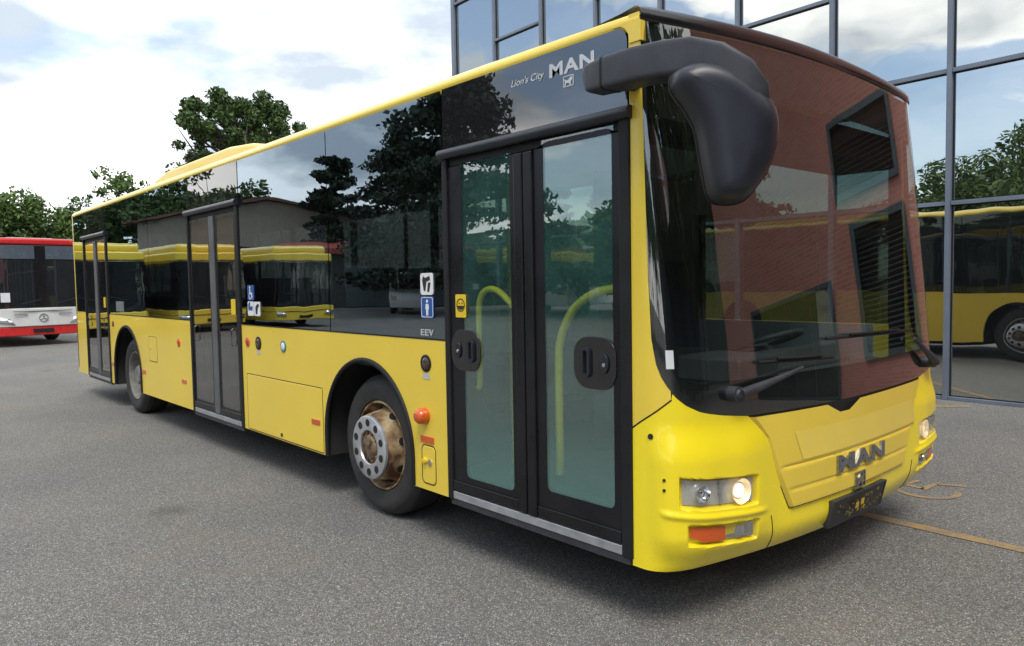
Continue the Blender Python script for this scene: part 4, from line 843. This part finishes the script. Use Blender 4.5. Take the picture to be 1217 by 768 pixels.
# dark posts and cove behind the glass
for x in (XR + 0.12, -10.7, -9.3, -7.5, -6.2, -4.78, -3.19, -1.77): M().box(x - 0.045, x + 0.045, YR + 0.05, YR + 0.10, ZB, ZG).build('window_post', 'frit', bus)
for x in (-9.4, -7.5, -5.6, -3.7, -1.9): M().box(x - 0.05, x + 0.05, YL - 0.10, YL - 0.05, ZB, ZG).build('window_post', 'frit', bus)
M().box(XR + 0.16, -0.55, YR + 0.10, YL - 0.10, 2.46, 2.52).build('ceiling', 'interior', bus)
flm = M(); cuts = [(XR + 0.16, WX[1] - 0.62, 0), (WX[1] - 0.62, WX[1] + 0.62, 1), (WX[1] + 0.62, WX[0] - 0.60, 0), (WX[0] - 0.60, WX[0] + 0.60, 1), (WX[0] + 0.60, -0.45, 0)]
for a, b, nar in cuts: flm.box(a, b, YR + (0.64 if nar else 0.06), YL - (0.64 if nar else 0.06), 0.34, 0.385)
flm.build('floor', 'floor', bus)
M().box(XR + 0.16, -3.6, YR + 0.66, YL - 0.66, 0.20, 0.335).build('underbody', 'well', bus)
M().box(-1.9, -0.5, YR + 0.10, YL - 0.15, 0.29, 0.335).build('underbody', 'well', bus)
for s, y0, y1 in ((0, YR + 0.051, YR + 0.07), (1, YL - 0.07, YL - 0.051)):
    m = M(); segs = ((XR + 0.16, D3[0]), (D3[1], WX[1] - 0.65), (WX[1] + 0.65, D2[0]), (D2[1], WX[0] - 0.62), (WX[0] + 0.62, D1[0])) if s == 0 else ((XR + 0.16, WX[1] - 0.65), (WX[1] + 0.65, WX[0] - 0.62), (WX[0] + 0.62, -0.5))
    for a, b in segs: m.box(a, b, y0, y1, 0.34, ZB)
    m.build('inner_lining', 'interior', bus, smooth=0)
# wheel wells and arch lips
for k, wx in enumerate(WX):
    for side, yy in ((0, YR), (1, YL)):
        sg = 1 if side == 0 else -1; aw = AW if k == 0 else 0.60
        if side: aw = 0.58
        m = M(); A_ = [(wx + (aw + 0.02) * math.cos(a), 0.50 + (aw + 0.02) * math.sin(a)) for a in np.linspace(-0.3, PI + 0.3, 26)]
        m.add([(x, yy + sg * 0.012, z_) for x, z_ in A_] + [(x, yy + sg * 0.62, z_) for x, z_ in A_], [(i, i + 1, len(A_) + i + 1, len(A_) + i) for i in range(len(A_) - 1)])
        m.add([(x, yy + sg * 0.62, z_) for x, z_ in A_], [tuple(range(len(A_)))])
        well = m.build('wheel_well', 'well', bus)
        if side == 0:
            lp = M(); pts = [(wx + aw, YR, ZS + 0.005)] + [(wx + aw * math.cos(a), YR, 0.50 + aw * 1.01 * math.sin(a)) for a in np.linspace(0, PI, 34)] + [(wx - aw, YR, ZS + 0.005)]
            lp.tube([Vector(p) for p in pts], 0.018, 8, up=(0, 1, 0)); lp.build('arch_trim', 'seal', bus, smooth=60)
# --- wheels
def bus_wheel(wx, side, front):
    sg = 1 if side == 0 else -1; y = (-1.175 if side == 0 else YL - 0.07); c = (wx, 0, 0.482); RT = 0.482
    def prof_(p): return [(r_, y + sg * h_) for r_, h_ in p]
    t_ = M(); t_.revolve(prof_([(0.300, 0.035), (0.315, 0.010), (0.345, 0.002), (0.375, -0.004), (0.405, -0.006), (0.43, 0.000), (0.447, 0.012), (0.463, 0.035), (0.474, 0.046), (RT, 0.065),
        (RT, 0.115), (RT - 0.012, 0.118), (RT - 0.012, 0.128), (RT, 0.131), (RT, 0.20), (RT - 0.012, 0.203), (RT - 0.012, 0.213), (RT, 0.216), (RT, 0.262), (0.45, 0.31), (0.40, 0.325), (0.30, 0.30)]), c, 'y', 56)
    whl = t_.build('wheel', 'tyre', bus, smooth=40)
    fl_ = M(); fl_.revolve(prof_([(0.296, 0.05), (0.306, 0.022), (0.302, 0.012), (0.292, 0.016), (0.284, 0.05), (0.278, 0.10), (0.272, 0.14)]), c, 'y', 48); fl_.build('rim', 'rustrim' if front and side == 0 else 'alu' if front else 'dustyrim', whl, smooth=50)
    ds = M()
    if front:
        ds.revolve(prof_([(0.276, 0.11), (0.262, 0.085), (0.245, 0.045), (0.232, 0.005), (0.222, -0.045), (0.205, -0.058), (0.0, -0.058)]), c, 'y', 48)
    else:
        ds.revolve(prof_([(0.276, 0.12), (0.262, 0.14), (0.245, 0.15), (0.20, 0.155), (0.155, 0.15), (0.135, 0.10), (0.12, 0.05), (0.10, 0.03), (0.0, 0.03)]), c, 'y', 48)
    ds.build('wheel_disc', 'rustrim' if front and side == 0 else 'alu' if front else 'dustyrim', whl, smooth=40)
    nh = 8 if front else 10
    for k in range(nh):
        a = 2 * PI * (k + 0.3) / nh
        if front:
            r0, y0 = 0.250, 0.042; n = Vector((math.cos(a), -sg * 0.28, math.sin(a))).normalized(); ctr = Vector((wx + r0 * math.cos(a), y + sg * y0, 0.482 + r0 * math.sin(a)))
        else:
            r0, y0 = 0.225, 0.148; n = Vector((0, -sg, 0)); ctr = Vector((wx + r0 * math.cos(a), y + sg * y0, 0.482 + r0 * math.sin(a)))
        hh = M(); hh.tube([ctr - n * 0.004, ctr + n * 0.003], 0.030 if front else 0.022, 14); hh.build('hand_hole', 'well', whl)
    if front:
        rg = M(); rg.revolve(prof_([(0.118, -0.060), (0.112, -0.070), (0.118, -0.080), (0.205, -0.082), (0.214, -0.076), (0.216, -0.060)]), c, 'y', 48); rgo = rg.build('nut_ring', 'alu', whl, smooth=40)
        for k in range(10):
            nh_ = M()
            a = 2 * PI * (k + 0.5) / 10; cx_, cz_ = wx + 0.168 * math.cos(a), 0.482 + 0.168 * math.sin(a)
            nh_.revolve([(0.0, y - sg * 0.0825), (0.026, y - sg * 0.0828), (0.0265, y - sg * 0.080)], (cx_, 0, cz_), 'y', 14); nh_.build('bolt_hole', 'well', rgo)
        hb = M(); hb.revolve(prof_([(0.112, -0.058), (0.108, -0.061), (0.085, -0.064), (0.078, -0.080), (0.060, -0.088), (0.0, -0.09)]), c, 'y', 32); hub = hb.build('hub', 'hubrust', whl, smooth=40)
        bo = M()
        for k in range(10):
            a = 2 * PI * k / 10; bo.revolve([(0.009, y - sg * 0.06), (0.009, y - sg * 0.074), (0.0, y - sg * 0.075)], (wx + 0.095 * math.cos(a), 0, 0.482 + 0.095 * math.sin(a)), 'y', 6)
        bo.build('hub_bolt_circle', 'hubrust', hub, smooth=0)
for side in (0, 1):
    bus_wheel(WX[0] + 0.03, side, True); bus_wheel(WX[1], side, False)
# rear axle dual tyre and axles
ax_ = M()
for wx in (WX[0] + 0.03, WX[1]): ax_.tube([(wx, YR + 0.35, 0.482), (wx, YL - 0.35, 0.482)], 0.09, 12)
ax_.build('axle', 'well', bus)

# --- doors
def door(x0, x1, z0, z1, detail, postw, leafmat, glassmat, gl):
    """double door: jambs, top roller, sill, two leaves with glass, centre post"""
    y = YR
    d = M(); d.box(x0, x0 + 0.045, y - 0.012, y + 0.06, z0, z1); d.box(x1 - 0.062, x1, y - 0.012, y + 0.06, z0, z1); d.box(x0 + 0.045, x1 - 0.062, y + 0.01, y + 0.06, z1 - 0.05, z1)
    dr = d.build('door', 'seal', bus, bevel=0.008)
    s_ = M(); s_.tube([(x0 - 0.01, y - 0.012, z1 + 0.022), (x1 + 0.012, y - 0.012, z1 + 0.022)], 0.029, 14, up=(0, 0, 1)); s_.build('door_roller', 'plastic2', dr, smooth=50)
    M().box(x0 + 0.045, x1 - 0.062, y - 0.006, y + 0.25, z0 + 0.006, z0 + 0.050).build('door_sill', 'threshold', dr, bevel=0.004)
    M().box(x0 + 0.02, x1 - 0.02, y + 0.0, y + 0.25, z0 - 0.03, z0 + 0.004).build('sill_underside', 'plastic', dr)
    xm = (x0 + x1) / 2 + detail * 0.0
    xm = gl[4]
    M().box(xm - postw, xm - 0.004, y - 0.014, y + 0.03, z0 + 0.055, z1 - 0.052).build('centre_seal', leafmat, dr, bevel=0.010)
    M().box(xm + 0.004, xm + postw, y - 0.014, y + 0.03, z0 + 0.055, z1 - 0.052).build('centre_seal', leafmat, dr, bevel=0.010)
    for k, (a, b, ga, gb_, gz0, gz1) in enumerate(((x0 + 0.047, xm - postw - 0.002, gl[0], gl[1], gl[5], gl[6]), (xm + postw + 0.002, x1 - 0.064, gl[2], gl[3], gl[7], gl[8]))):
        fr = M(); ring(rrect(a, b, z0 + 0.058, z1 - 0.052, 0.012, 4), rrect(ga, gb_, gz0, gz1, 0.035, 4), fr, 'y', y + 0.002, y + 0.022)
        leaf = fr.build('door_leaf', 'doorblack', bus, smooth=0)
        bt = M(); bt.box(a + 0.004, b - 0.004, y - 0.008, y + 0.001, z0 + 0.06, z0 + 0.115); bt.build('kick_bar', 'doorblack', leaf, bevel=0.006)
        M().box(ga - 0.01, gb_ + 0.01, y + 0.004, y + 0.010, gz0 - 0.01, gz1 + 0.01).build('door_glass', glassmat, leaf)
    return dr
d1 = door(D1[0], D1[1], 0.325, 2.285, 1, 0.070, 'doorblack', 'doorglass', (-1.625, -1.215, -0.965, -0.520, -1.103, 0.475, 2.235, 0.53, 2.26))
d2 = door(D2[0], D2[1], 0.320, 2.300, 0, 0.055, 'greybar', 'rearsideglass', (-6.06, -5.58, -5.36, -4.94, -5.47, 0.46, 2.22, 0.46, 2.22))
d3 = door(D3[0], D3[1], 0.325, 2.300, 0, 0.055, 'greybar', 'rearsideglass', (-10.56, -10.08, -9.86, -9.46, -9.97, 0.46, 2.22, 0.46, 2.22))
# handles of the front door
def lock_plate(x0, x1, z0, z1, hx, kx):
    m = M(); m.prism(rrect(x0, x1, z0, z1, min(0.09, (x1 - x0) / 2.2), 6), 'y', YR - 0.004, YR + 0.004); h = m.build('door_handle', 'blackpaint', bus, smooth=0, bevel=0.002)
    m = M(); ring(rrect(hx - 0.027, hx + 0.027, z0 + 0.05, z1 - 0.05, 0.026, 5), rrect(hx - 0.012, hx + 0.012, z0 + 0.065, z1 - 0.065, 0.011, 5), m, 'y', YR - 0.018, YR - 0.003); m.build('grip', 'plastic2', h, smooth=30)
    m = M(); zc = (z0 + z1) / 2; m.prism([(kx + 0.024 * math.cos(a), zc + 0.045 * math.sin(a)) for a in np.linspace(0, 2 * PI, 20, endpoint=False)], 'y', YR - 0.014, YR - 0.003); m.build('lock', 'plastic2', h, smooth=30, bevel=0.003)
    m = M(); m.revolve([(0.0, -0.017), (0.009, -0.017), (0.010, -0.013)], (kx, YR, zc - 0.004), 'y', 14); m.build('lock_cylinder', 'chrome', h)
lock_plate(-1.735, -1.475, 1.085, 1.315, -1.55, -1.665)
lock_plate(-0.765, -0.500, 1.075, 1.320, -0.68, -0.565)
for hx in (-5.98, -5.02, -10.46, -9.56):
    m = M(); m.tube([(hx, YR - 0.002, 1.05), (hx, YR - 0.02, 1.06), (hx, YR - 0.02, 1.19), (hx, YR - 0.002, 1.20)], 0.008, 8); m.build('door_pull', 'greybar', bus)
# stickers on doors and panes
def flat(name, poly, mat, parent, o0=0.001, o1=0.003): m = M(); m.prism(poly, 'y', YR - o1, YR - o0); return m.build(name, mat, parent, smooth=0)
sw = flat('smile_sticker', rrect(-1.690, -1.595, 1.385, 1.515, 0.008, 2), 'signyellow', bus)
m = M(); cx_, cz_ = -1.642, 1.455
ring(disc(cx_, cz_, 0.038), disc(cx_, cz_, 0.032), m, 'y', YR - 0.0045, YR - 0.0031)
for dx_ in (-0.013, 0.013): m.prism(disc(cx_ + dx_, cz_ + 0.010, 0.005, 10), 'y', YR - 0.0045, YR - 0.0031)
m.prism([(cx_ - 0.03, cz_ - 0.004), (cx_ + 0.03, cz_ - 0.004), (cx_ + 0.022, cz_ - 0.020), (cx_, cz_ - 0.028), (cx_ - 0.022, cz_ - 0.020)], 'y', YR - 0.0045, YR - 0.0031)
m.build('print', 'ink', sw, smooth=0)
for X, Z in ((-5.00, 1.40), (-9.56, 1.40)): flat('notice_sticker', rrect(X - 0.05, X + 0.05, Z - 0.07, Z + 0.07, 0.008, 2), 'signyellow', bus)
def person_icon(m, x, z, h, o0, o1):
    m.prism(disc(x, z + h * 0.86, h * 0.10, 12), 'y', YR - o1, YR - o0)
    m.prism([(x - h * 0.14, z + h * 0.70), (x + h * 0.14, z + h * 0.70), (x + h * 0.17, z + h * 0.38), (x + h * 0.11, z + h * 0.38), (x + h * 0.10, z), (x + h * 0.02, z), (x, z + h * 0.3), (x - h * 0.02, z), (x - h * 0.10, z), (x - h * 0.11, z + h * 0.38), (x - h * 0.17, z + h * 0.38)], 'y', YR - o1, YR - o0)
s1 = flat('no_food_sticker', rrect(-2.036, -1.905, 1.512, 1.642, 0.018, 4), 'white', bus)
m = M(); m.prism([(-2.00, 1.535), (-1.985, 1.535), (-1.972, 1.59), (-1.935, 1.60), (-1.94, 1.625), (-1.985, 1.612), (-2.005, 1.625), (-2.015, 1.60)], 'y', YR - 0.0045, YR - 0.0031); m.prism([(-1.965, 1.53), (-1.945, 1.53), (-1.93, 1.585), (-1.955, 1.585)], 'y', YR - 0.0045, YR - 0.0031); m.build('print', 'ink', s1, smooth=0)
s2 = flat('person_sticker', rrect(-2.036, -1.905, 1.372, 1.504, 0.018, 4), 'signblue', bus)
m = M(); person_icon(m, -1.970, 1.388, 0.10, 0.0031, 0.0045); ring(rrect(-2.030, -1.911, 1.378, 1.498, 0.014, 4), rrect(-2.026, -1.915, 1.382, 1.494, 0.012, 4), m, 'y', YR - 0.0045, YR - 0.0031); m.build('print', 'white', s2, smooth=0)
s3 = flat('wheelchair_sticker', rrect(-4.665, -4.530, 1.462, 1.592, 0.014, 4), 'signblue', bus)
m = M(); ring(disc(-4.605, 1.500, 0.030), disc(-4.605, 1.500, 0.023), m, 'y', YR - 0.0045, YR - 0.0031)
m.prism(disc(-4.612, 1.572, 0.011, 12), 'y', YR - 0.0045, YR - 0.0031); m.prism([(-4.620, 1.560), (-4.606, 1.560), (-4.602, 1.528), (-4.572, 1.528), (-4.560, 1.485), (-4.572, 1.482), (-4.584, 1.515), (-4.618, 1.515)], 'y', YR - 0.0047, YR - 0.0032); m.build('print', 'white', s3, smooth=0)
s4 = flat('pram_sticker', rrect(-4.670, -4.545, 1.330, 1.452, 0.012, 3), 'white', bus)
m = M(); m.prism([(-4.66, 1.41), (-4.56, 1.41), (-4.57, 1.375), (-4.65, 1.375)], 'y', YR - 0.0045, YR - 0.0031); m.prism([(-4.66, 1.413), (-4.615, 1.413), (-4.615, 1.447), (-4.645, 1.44)], 'y', YR - 0.0045, YR - 0.0031); m.build('print', 'signblue', s4, smooth=0)
s5 = flat('ticket_sticker', rrect(-4.535, -4.410, 1.330, 1.450, 0.012, 3), 'white', bus)
m = M(); m.prism([(-4.50, 1.345), (-4.47, 1.345), (-4.455, 1.40), (-4.43, 1.41), (-4.435, 1.435), (-4.48, 1.425), (-4.505, 1.40)], 'y', YR - 0.0045, YR - 0.0031); m.build('print', 'ink', s5, smooth=0)
s6 = flat('notice_sticker', rrect(-8.98, -8.62, 1.29, 1.42, 0.01, 3), 'dullpaper', bus)
# lettering on the side
def on_side(x0, z0, off):
    return lambda a, b, c: (x0 + a, YR - off - c, z0 + b)
lettering('brand_lettering', 'MAN', 'silverprint', header, on_side(-0.905, 2.555, 0.0), 0.290, 0.066, 0.002, offset=0.03, spacing=1.1)
lettering('model_lettering', "Lion's City", 'silverprint', header, on_side(-1.185, 2.557, 0.0), 0.245, 0.046, 0.002, shear=0.3, offset=0.008)
m = M(); ring(rrect(-0.812, -0.745, 2.492, 2.543, 0.004, 2), rrect(-0.808, -0.749, 2.496, 2.539, 0.003, 2), m, 'y', YR - 0.002, YR); lion(m, on_side(-0.812, 2.492, 0.0), (0.067, 0.051), 0.0, 0.002); m.build('lion_badge', 'silverprint', header, smooth=0)
lettering('emission_lettering', 'EEV', 'silverprint', bus, on_side(-2.045, 1.268, 0.0), 0.135, 0.038, 0.002, offset=0.02, spacing=1.05)
# lamps, hatches and reflectors on the side
def button(x, z_, r_, mat, rim='seal', dome=0.01, name='button_lamp'):
    m = M(); m.revolve([(r_ * 1.25, 0.0), (r_ * 1.25, -0.006), (r_ * 0.98, -0.009), (r_ * 0.95, -0.004)], (x, YR, z_), 'y', 22); o = m.build(name, rim, bus, smooth=40)
    m = M(); m.revolve([(r_ * 0.96, -0.003), (r_ * 0.8, -0.003 - dome * 0.6), (r_ * 0.45, -0.003 - dome), (0.0, -0.003 - dome * 1.1)], (x, YR, z_), 'y', 22); m.build('lens', mat, o, smooth=60)
button(-1.999, 1.100, 0.042, 'amberdark'); button(-4.473, 1.098, 0.045, 'amberdark'); button(-4.702, 1.097, 0.034, 'red', rim='orange'); button(-3.983, 1.097, 0.038, 'white', rim='teal')
button(-6.55, 1.00, 0.036, 'red', rim='orange'); button(-9.18, 1.12, 0.03, 'red')
m = M(); m.revolve([(0.050, 0.0), (0.050, -0.020), (0.044, -0.050), (0.030, -0.066), (0.0, -0.070)], (-2.022, YR, 0.780), 'y', 24); m.build('side_lamp', 'orange', bus, smooth=50)
for x in (-1.999, -4.473): flat('label_tag', rrect(x - 0.035, x + 0.035, 1.005, 1.038, 0.004, 2), 'silverprint', bus)
for x, z_ in ((-2.002, 0.636), (-3.455, 0.555), (-6.42, 0.60), (-7.86, 0.59), (-9.26, 0.585)):
    m = M(); m.prism(rrect(x - 0.068, x + 0.068, z_ - 0.021, z_ + 0.021, 0.006, 3), 'y', YR - 0.007, YR); m.build('side_reflector', 'orange', bus, smooth=0, bevel=0.002)
def hatch(x0, x1, z0, z1, r_=0.012, k=None):
    m = M(); ring(rrect(x0 - 0.006, x1 + 0.006, z0 - 0.006, z1 + 0.006, r_ + 0.006, 4), rrect(x0, x1, z0, z1, r_, 4), m, 'y', YR - 0.0012, YR + 0.002); g_ = m.build('hatch_gap', 'seal', bus, smooth=0)
    m = M(); m.prism(rrect(x0 + 0.003, x1 - 0.003, z0 + 0.003, z1 - 0.003, r_, 4), 'y', YR - 0.003, YR + 0.001); return m.build('hatch', 'yellow', bus, smooth=0, bevel=0.0025)
h1 = hatch(-4.745, -3.345, ZS + 0.012, 0.818)
m = M(); m.revolve([(0.016, 0.0), (0.016, -0.008), (0.0, -0.009)], (-4.06, YR, 0.372), 'y', 14); m.build('latch', 'plastic', h1)
h2 = hatch(-2.062, -1.924, 0.368, 0.598, 0.03)
m = M(); m.revolve([(0.020, 0.0), (0.020, -0.010), (0.0, -0.012)], (-1.975, YR, 0.50), 'y', 14); m.build('latch', 'chrome', h2)
m = M(); m.revolve([(0.022, 0.0), (0.018, -0.020), (0.0, -0.026)], (-2.025, YR, 0.505), 'y', 14); m.build('plug', 'signyellow', h2)
h3 = hatch(-7.62, -7.32, 0.74, 1.02, 0.02)
m = M(); m.revolve([(0.018, 0.0), (0.018, -0.008), (0.0, -0.01)], (-7.55, YR, 0.89), 'y', 12); m.build('latch', 'signyellow', h3)
m = M(); m.box(D2[1], D1[0], YR - 0.002, YR + 0.003, ZB - 0.004, ZB + 0.004); m.box(D3[1], D2[0], YR - 0.002, YR + 0.003, ZB - 0.004, ZB + 0.004); m.build('belt_trim', 'seal', bus)

# --- mirror: arm over the corner and hanging head
C_ = Vector((0.10, -1.37, 2.10)); e1 = Vector((0.71, 0.71, 0)); e2 = Vector((0.71, -0.71, 0))
out = [(-0.167, 0.224), (-0.148, 0.255), (-0.064, 0.285), (0.029, 0.270), (0.122, 0.214), (0.206, 0.129), (0.230, 0.042), (0.216, -0.067), (0.168, -0.159), (0.106, -0.229), (0.035, -0.243), (-0.019, -0.223), (-0.040, -0.154), (-0.059, -0.044), (-0.077, 0.05), (-0.12, 0.129), (-0.158, 0.183)]
def dense(poly, k=3):
    o_ = []; n = len(poly)
    for i in range(n):
        p0, p1, p2, p3 = [Vector(poly[(i + q) % n]) for q in (-1, 0, 1, 2)]
        for j in range(k):
            t_ = j / k; o_.append(0.5 * ((2 * p1) + (-p0 + p2) * t_ + (2 * p0 - 5 * p1 + 4 * p2 - p3) * t_ * t_ + (-p0 + 3 * p1 - 3 * p2 + p3) * t_ ** 3))
    return o_
out = dense(out); mm = M(); K = len(out); vv = []
spine = [Vector(p) for p in ((-0.085, 0.205), (0.03, 0.165), (0.095, 0.06), (0.085, -0.06), (0.055, -0.155))]
def near_spine(p):
    best = None
    for a, b in zip(spine[:-1], spine[1:]):
        t_ = max(0, min(1, (p - a).dot(b - a) / (b - a).length_squared)); q = a.lerp(b, t_)
        if best is None or (p - q).length < best[0]: best = ((p - q).length, q)
    return best[1]
tgt = [near_spine(p) for p in out]
for _ in range(10): tgt = [(tgt[k - 1] + tgt[k] * 2 + tgt[(k + 1) % K]) / 4 for k in range(K)]
kfs = [min(1.0, max(0.75, (p - c_).length / 0.105)) for p, c_ in zip(out, tgt)]
for _ in range(40): kfs = [(kfs[k - 1] + kfs[k] * 2 + kfs[(k + 1) % K]) / 4 for k in range(K)]
kav = sum(kfs) / K
layers = [(0.92, -0.078), (0.97, -0.074), (1.0, -0.060), (1.0, -0.030), (0.975, 0.005), (0.92, 0.040), (0.85, 0.065), (0.75, 0.084), (0.64, 0.097), (0.50, 0.107), (0.36, 0.1125), (0.22, 0.1150), (0.10, 0.1158), (0.02, 0.116)]
for s_, d_ in layers:
    for p, c_, k0 in zip(out, tgt, kfs):
        q = c_ + (p - c_) * s_; kf = (kav + (k0 - kav) * s_) if d_ > 0 else 1.0; vv.append(C_ + e1 * q.x + Vector((0, 0, q.y)) + e2 * d_ * kf)
mm.add(vv, [(i * K + k, i * K + (k + 1) % K, (i + 1) * K + (k + 1) % K, (i + 1) * K + k) for i in range(len(layers) - 1) for k in range(K)] + [tuple(range((len(layers) - 1) * K, len(layers) * K))])
ar = M()
arm_path = [(-0.515, -1.385, 2.452), (-0.49, -1.385, 2.458), (-0.40, -1.385, 2.462), (-0.25, -1.380, 2.462), (-0.10, -1.372, 2.455), (0.02, -1.355, 2.435), (0.115, -1.330, 2.395), (0.175, -1.295, 2.34), (0.205, -1.265, 2.275), (0.215, -1.25, 2.20), (0.205, -1.255, 2.12)]
sec_ = [(math.copysign(abs(math.cos(a)) ** 0.24, math.cos(a)), math.copysign(abs(math.sin(a)) ** 0.24, math.sin(a))) for a in np.linspace(0, 2 * PI, 40, endpoint=False)]
arm_path = [(x + 0.012 * sst(x, -0.12, 0.12), y - 0.052 * sst(x, -0.12, 0.12), z_ - 0.020) for x, y, z_ in arm_path]
arm_r = [0.046, 0.060, 0.066, 0.070, 0.069, 0.067, 0.064, 0.060, 0.054, 0.042, 0.026]
ar.tube(arm_path, arm_r, sec=sec_); arm = ar.build('mirror_arm', 'plastic', bus, smooth=60)
m = M(); m.tube([(-0.405, -1.385, 2.442), (-0.395, -1.385, 2.442)], 0.0675, sec=sec_); m.build('arm_joint', 'seal', arm)
m = M(); m.tube([(-0.40, -1.34, 2.44), (-0.385, -1.24, 2.44)], 0.05, 12); m.build('arm_bracket', 'plastic', arm)
head_m = mm.build('mirror_head', 'plastic2', arm, smooth=80)
m = M(); m.tube([C_ + e1 * p.x + Vector((0, 0, p.y)) + e2 * -0.028 for p in out], 0.004, 6, closed=True, up=tuple(e2)); m.build('head_seam', 'seal', head_m)
vv = []
for p, c_ in zip(out, tgt):
    q = c_ + (p - c_) * 0.90; vv.append(C_ + e1 * q.x + Vector((0, 0, q.y)) + e2 * -0.0795)
M().add(vv, [tuple(range(K))]).build('mirror_glass', 'chrome', head_m)

# --- interior seen through the glass
def arc_rail(pts, r_=0.018, name='handrail'): m = M(); m.tube(pts, r_, 10, up=(0, 1, 0)); return m.build(name, 'railyellow', bus, smooth=60)
def curve(pts, k=8):
    o_ = []; P = [Vector(p) for p in pts]
    for i in range(len(P) - 1):
        p0, p1, p2, p3 = P[max(i - 1, 0)], P[i], P[i + 1], P[min(i + 2, len(P) - 1)]
        for j in range(k):
            t_ = j / k; o_.append(0.5 * ((2 * p1) + (-p0 + p2) * t_ + (2 * p0 - 5 * p1 + 4 * p2 - p3) * t_ * t_ + (-p0 + 3 * p1 - 3 * p2 + p3) * t_ ** 3))
    return o_ + [P[-1]]
arc_rail(curve([(-1.60, -1.17, 0.98), (-1.585, -1.17, 1.03), (-1.585, -1.17, 1.35), (-1.575, -1.17, 1.47), (-1.52, -1.17, 1.535), (-1.42, -1.17, 1.535), (-1.30, -1.17, 1.46), (-1.22, -1.17, 1.39)]))
arc_rail(curve([(-0.955, -1.17, 0.60), (-0.95, -1.17, 0.68), (-0.95, -1.17, 1.15), (-0.93, -1.17, 1.30), (-0.84, -1.17, 1.44), (-0.70, -1.17, 1.52), (-0.53, -1.17, 1.545)]), 0.021)
arc_rail(curve([(-5.95, -1.17, 0.60), (-5.95, -1.17, 1.25), (-5.85, -1.17, 1.45), (-5.70, -1.17, 1.45), (-5.60, -1.17, 1.30)])); arc_rail(curve([(-5.02, -1.17, 0.60), (-5.04, -1.17, 1.20), (-5.15, -1.17, 1.45), (-5.30, -1.17, 1.47)]))
for x, y in ((-1.95, -0.6), (-3.4, -0.45), (-3.4, 0.65), (-4.7, -0.45), (-6.3, -0.45), (-7.9, -0.35), (-7.9, 0.55), (-9.2, -0.45)): arc_rail([(x, y, 0.38), (x, y, 2.46)], 0.017, 'grab_pole')
def seat(x, y, z_=0.385, face=1):
    m = M(); m.box(x - 0.21, x + 0.21, y - 0.21, y + 0.21, z_ + 0.40, z_ + 0.47); s_ = m.build('seat', 'seatblue', bus, bevel=0.03)
    m = M(); b = x - face * 0.21; m.prism([(b - 0.03, z_ + 0.45), (b + 0.03, z_ + 0.45), (b - face * 0.10 + 0.02, z_ + 1.08), (b - face * 0.10 - 0.03, z_ + 1.08)], 'y', y - 0.21, y + 0.21); m.build('backrest', 'seatblue', s_, bevel=0.025)
    M().box(x - 0.05, x + 0.05, y - 0.05, y + 0.05, z_, z_ + 0.40).build('pedestal', 'dash', s_)
for x in (-2.75, -3.7, -7.0, -7.75, -8.5, -9.3, -10.4):
    for y in (-0.98, -0.54, 0.74, 1.18):
        if y < 0 and -10.7 < x < -9.35: continue
        seat(x, y, 0.62 if x in (-2.75, -8.5) else 0.42)
# driver's place: dashboard, wheel, seat, cabin partition
m = M(); m.prism([(-0.24, 0.40), (-0.20, 1.00), (-0.42, 1.05), (-0.72, 0.98), (-0.72, 0.40)], 'y', -0.55, 1.28); m.build('dashboard', 'dash', bus, bevel=0.04, smooth=40)
m = M(); m.prism([(-0.50, 1.02), (-0.60, 1.16), (-0.80, 1.10), (-0.78, 0.98)], 'y', 0.20, 1.15); m.build('instrument_cowl', 'dash', bus, bevel=0.04, smooth=40)
sw_c = Vector((-0.86, 0.66, 1.16)); nrm = Vector((-0.35, 0, 0.94)).normalized(); sx = Vector((0, 1, 0)); sy2 = nrm.cross(sx)
m = M(); m.tube([sw_c + (sx * math.cos(a) + sy2 * math.sin(a)) * 0.225 for a in np.linspace(0, 2 * PI, 36, endpoint=False)], 0.017, 8, closed=True, up=tuple(nrm))
for a in (0.3, PI - 0.3, -PI / 2): m.tube([sw_c - nrm * 0.02, sw_c + (sx * math.cos(a) + sy2 * math.sin(a)) * 0.22], 0.014, 7)
m.tube([sw_c - nrm * 0.03, sw_c - nrm * 0.35], 0.035, 10); m.build('steering_wheel', 'dash', bus, smooth=60)
m = M(); m.box(-1.62, -1.15, 0.42, 0.92, 0.80, 0.92); ds_ = m.build('driver_seat', 'seatblue', bus, bevel=0.04)
m = M(); m.prism([(-1.62, 0.88), (-1.50, 0.88), (-1.66, 1.72), (-1.76, 1.72)], 'y', 0.42, 0.92); m.build('backrest', 'seatblue', ds_, bevel=0.04)
M().box(-1.52, -1.25, 0.52, 0.82, 0.38, 0.80).build('pedestal', 'dash', ds_)
M().box(-1.92, -1.88, 0.16, 1.38, 0.39, 2.35).build('cab_partition', 'dash', bus)
m = M(); m.box(-1.88, -0.95, 0.10, 0.14, 0.39, 1.15); m.build('cab_door', 'dash', bus)
m = M(); m.box(-0.80, -0.40, -0.40, 0.00, 1.02, 1.16); m.build('ticket_machine', 'dash', bus, bevel=0.02)
M().box(-0.75, -0.32, YR + 0.08, YL - 0.10, 2.28, 2.46).build('destination_box', 'frit', bus)
m = M(); m.box(-0.36, -0.34, -0.85, -0.35, 1.88, 2.30); m.build('sun_blind', 'frit', bus)
